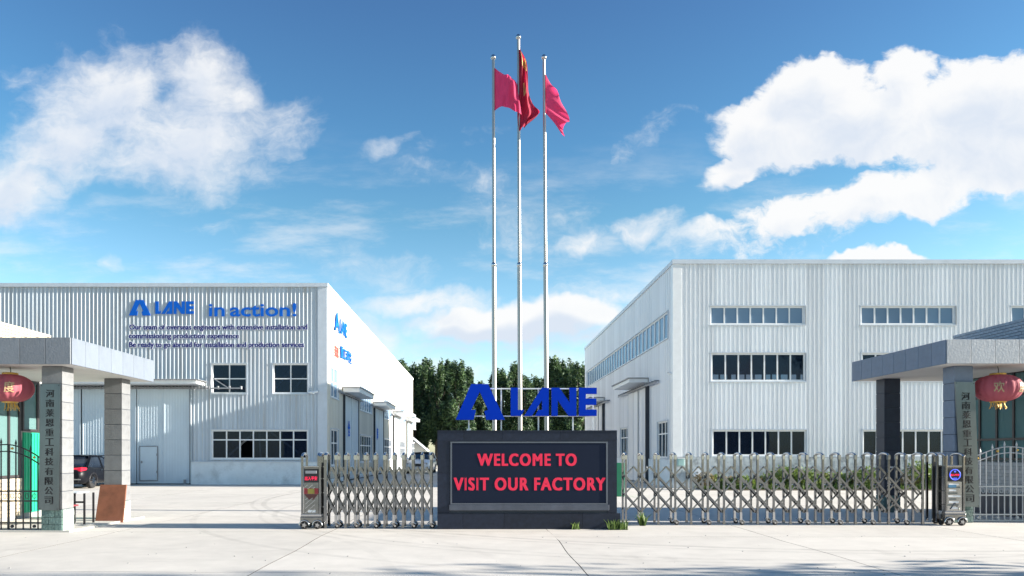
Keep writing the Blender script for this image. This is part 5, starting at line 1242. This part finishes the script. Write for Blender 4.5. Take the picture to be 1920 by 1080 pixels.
# roadside trees to the right whose shadow crosses the foreground
rt = [(16, 7.7, 4.6, 2.5), (21, 7.1, 7.2, 2.6), (28, 5.8, 11.4, 2.8), (34, 4.7, 14.6, 2.9), (14.5, 5.8, 4.0, 2.3)]
def round_crown(r, h, n, seed):
    g_ = np.random.default_rng(seed); cs = g_.normal(size=(16, 3)); cs /= np.linalg.norm(cs, axis=1)[:, None]; cs *= g_.uniform(.3, .75, 16)[:, None]; cs[:, 2] = cs[:, 2]*h/r*.6
    idx = g_.integers(0, 16, n); d = g_.normal(size=(n, 3)); d /= np.linalg.norm(d, axis=1)[:, None]; return cs[idx]*r+d*(g_.uniform(.2, 1, n)**.5*r*.42)[:, None]
rc = quads_obj('crown', round_crown(3.2, 2.6, 1200, 5)+np.array([0, 0, 0]), .17, m_pop)
RP = ['nearest to the road edge on the right', 'second along the road on the right', 'third along the road on the right', 'farthest along the road on the right', 'smallest, beside the road on the right']
for k, (x, y, h, r_) in enumerate(rt):
    e = empty('roadside_tree', (x, y, 0), 'round-crowned green roadside tree, '+RP[k], 'tree', 'roadside trees right of the forecourt')
    o = link('crown', rc, (x, y, h-1.6), e, rot=(0, 0, k*1.1)); o.scale = (r_/3.2,)*3
    MB().tube([(x, y, 0), (x+.1, y, h*.5), (x, y, h-1)], .16, 8, .06).build('trunk', m_bark, e)
def bush(x, y, r, h, n, mt, label, name='shrub', size=.05):
    e = empty(name, (x, y, 0), label, 'plant', 'shrubs along the right hall')
    d = rng.normal(size=(n, 3)); d /= np.linalg.norm(d, axis=1)[:, None]; q = d*(rng.uniform(.2, 1, n)**.5)[:, None]; q = q*np.array([r, r*.7, h*.5])+np.array([0, 0, h*.5]); q[:, 2] = np.abs(q[:, 2])
    me = quads_obj('foliage', q, size, mt); link('foliage', me, (x, y, 0), e)
    mb = MB()
    for k in range(5): a = k*1.25; mb.tube([(x, y, 0), (x+r*.3*math.cos(a), y+r*.2*math.sin(a), h*.5), (x+r*.6*math.cos(a), y+r*.4*math.sin(a), h*.85)], .012, 5)
    mb.build('stem', m_bark, e)
cols = ['fresh green', 'dry reddish', 'yellow-green']
bx_ = [(1322, .5, .9, 1), (1345, .6, .8, 0), (1368, .5, .7, 1), (1392, .6, .75, 0), (1425, .5, .65, 1), (1448, .6, .9, 0), (1470, .8, 1.25, 0), (1495, .8, 1.2, 0), (1520, .7, 1.05, 0), (1543, .6, .85, 1), (1566, .7, .95, 0), (1590, .55, .75, 1), (1612, .7, 1.0, 0), (1634, .75, 1.2, 0), (1700, .55, .75, 1), (1722, .7, 1.5, 0), (1742, .7, 1.3, 0), (1765, .6, .9, 1)]
for k, (px, r_, h, t) in enumerate(bx_):
    Y = 32.2+random.uniform(-.35, .5)
    h *= .85; bush(PX(px, Y), Y, r_, h, int(900*r_*h)+300, m_dry if t else m_bush, ('dry reddish-brown' if t else 'green')+' shrub, number %s from the left along the foot of the right hall' % ['one','two','three','four','five','six','seven','eight','nine','ten','eleven','twelve','thirteen','fourteen','fifteen','sixteen','seventeen','eighteen'][k])
def blades(name, x0, x1, y0, y1, n, hmin, hmax, mt, lean=.35):
    v = []; 
    for k in range(n):
        x = random.uniform(x0, x1); y = random.uniform(y0, y1); h = random.uniform(hmin, hmax); a = random.uniform(0, 6.28); w_ = .012*(1+h*2); l = h*random.uniform(.1, lean*2.2)
        dx, dy = math.cos(a), math.sin(a); px, py = -dy*w_, dx*w_
        v += [(x-px, y-py, -.02), (x+px, y+py, -.02), (x+dx*l*.4+px*.7, y+dy*l*.4+py*.7, h*.65), (x+dx*l*.4-px*.7, y+dy*l*.4-py*.7, h*.65), (x+dx*l+px*.1, y+dy*l+py*.1, h), (x+dx*l-px*.1, y+dy*l-py*.1, h)]
    f = []
    for k in range(n): b = k*6; f += [(b, b+1, b+2, b+3), (b+3, b+2, b+4, b+5)]
    mb = MB(); mb.add(v, f); return mb.build(name, mt)
def tuft(x, y, r_, n, h0, h1, label):
    o = blades('grass_tuft', x-r_, x+r_, y-r_*.4, y+r_*.4, n, h0, h1, m_grass, .5); tag(o, label, 'grass')
tuft(PX(1157, 15.62), 15.5, .20, 90, .06, .24, 'grass tuft growing at the right foot of the granite sign')
tuft(PX(1078, 15.6), 15.53, .08, 26, .04, .17, 'tiny weed growing at the base front of the granite sign')
tuft(PX(1203, 16.4), 16.3, .05, 46, .1, .32, 'single weed growing beneath the right folding gate')
o = blades('ground_cover', PX(1318, 32), PX(1790, 32), 31.5, 33.3, 5200, .06, .32, m_grass); tag(o, 'low weeds and grass along the foot of the right hall', 'grass', kind='stuff')
o = MB().box(PX(1318, 32), PX(1800, 32), 31.35, 33.4, -.02, .035).build('planting_bed', mat('bed_soil', (.13, .10, .07), .95, 0, .3, 3)); tag(o, kind='structure')
pv = MB().box(-10.95, -8.3, 14.95, 18.3, -.02, .035).build('paving_platform', mat('pale_paving', (.50, .48, .44), .8, 0, .08, 4)); tag(pv, kind='structure')
# small litter and stones on the forecourt
mb = MB()
for k in range(80):
    x = random.uniform(-9, 10); y = random.uniform(9.6, 15); s_ = random.uniform(.004, .011); mb.box(x-s_, x+s_, y-s_, y+s_*.6, 0, s_)
o = mb.build('grit', m_joint); tag(o, 'small stones and grit scattered on the concrete forecourt', 'grit', kind='stuff')

for root_, x0, x1, y in ((bpy.data.objects['folding_gate'], PX(566, 15.75), PX(819, 15.75), 15.70), (bpy.data.objects['folding_gate.001'], PX(1166, 16.4), PX(1800, 16.4), 16.42)):
    for dy in (0, .38): BOX('ground_rail', m_staind if dy else m_grey, root_, x0, x1, y+dy-.018, y+dy+.018, .0005, .006)
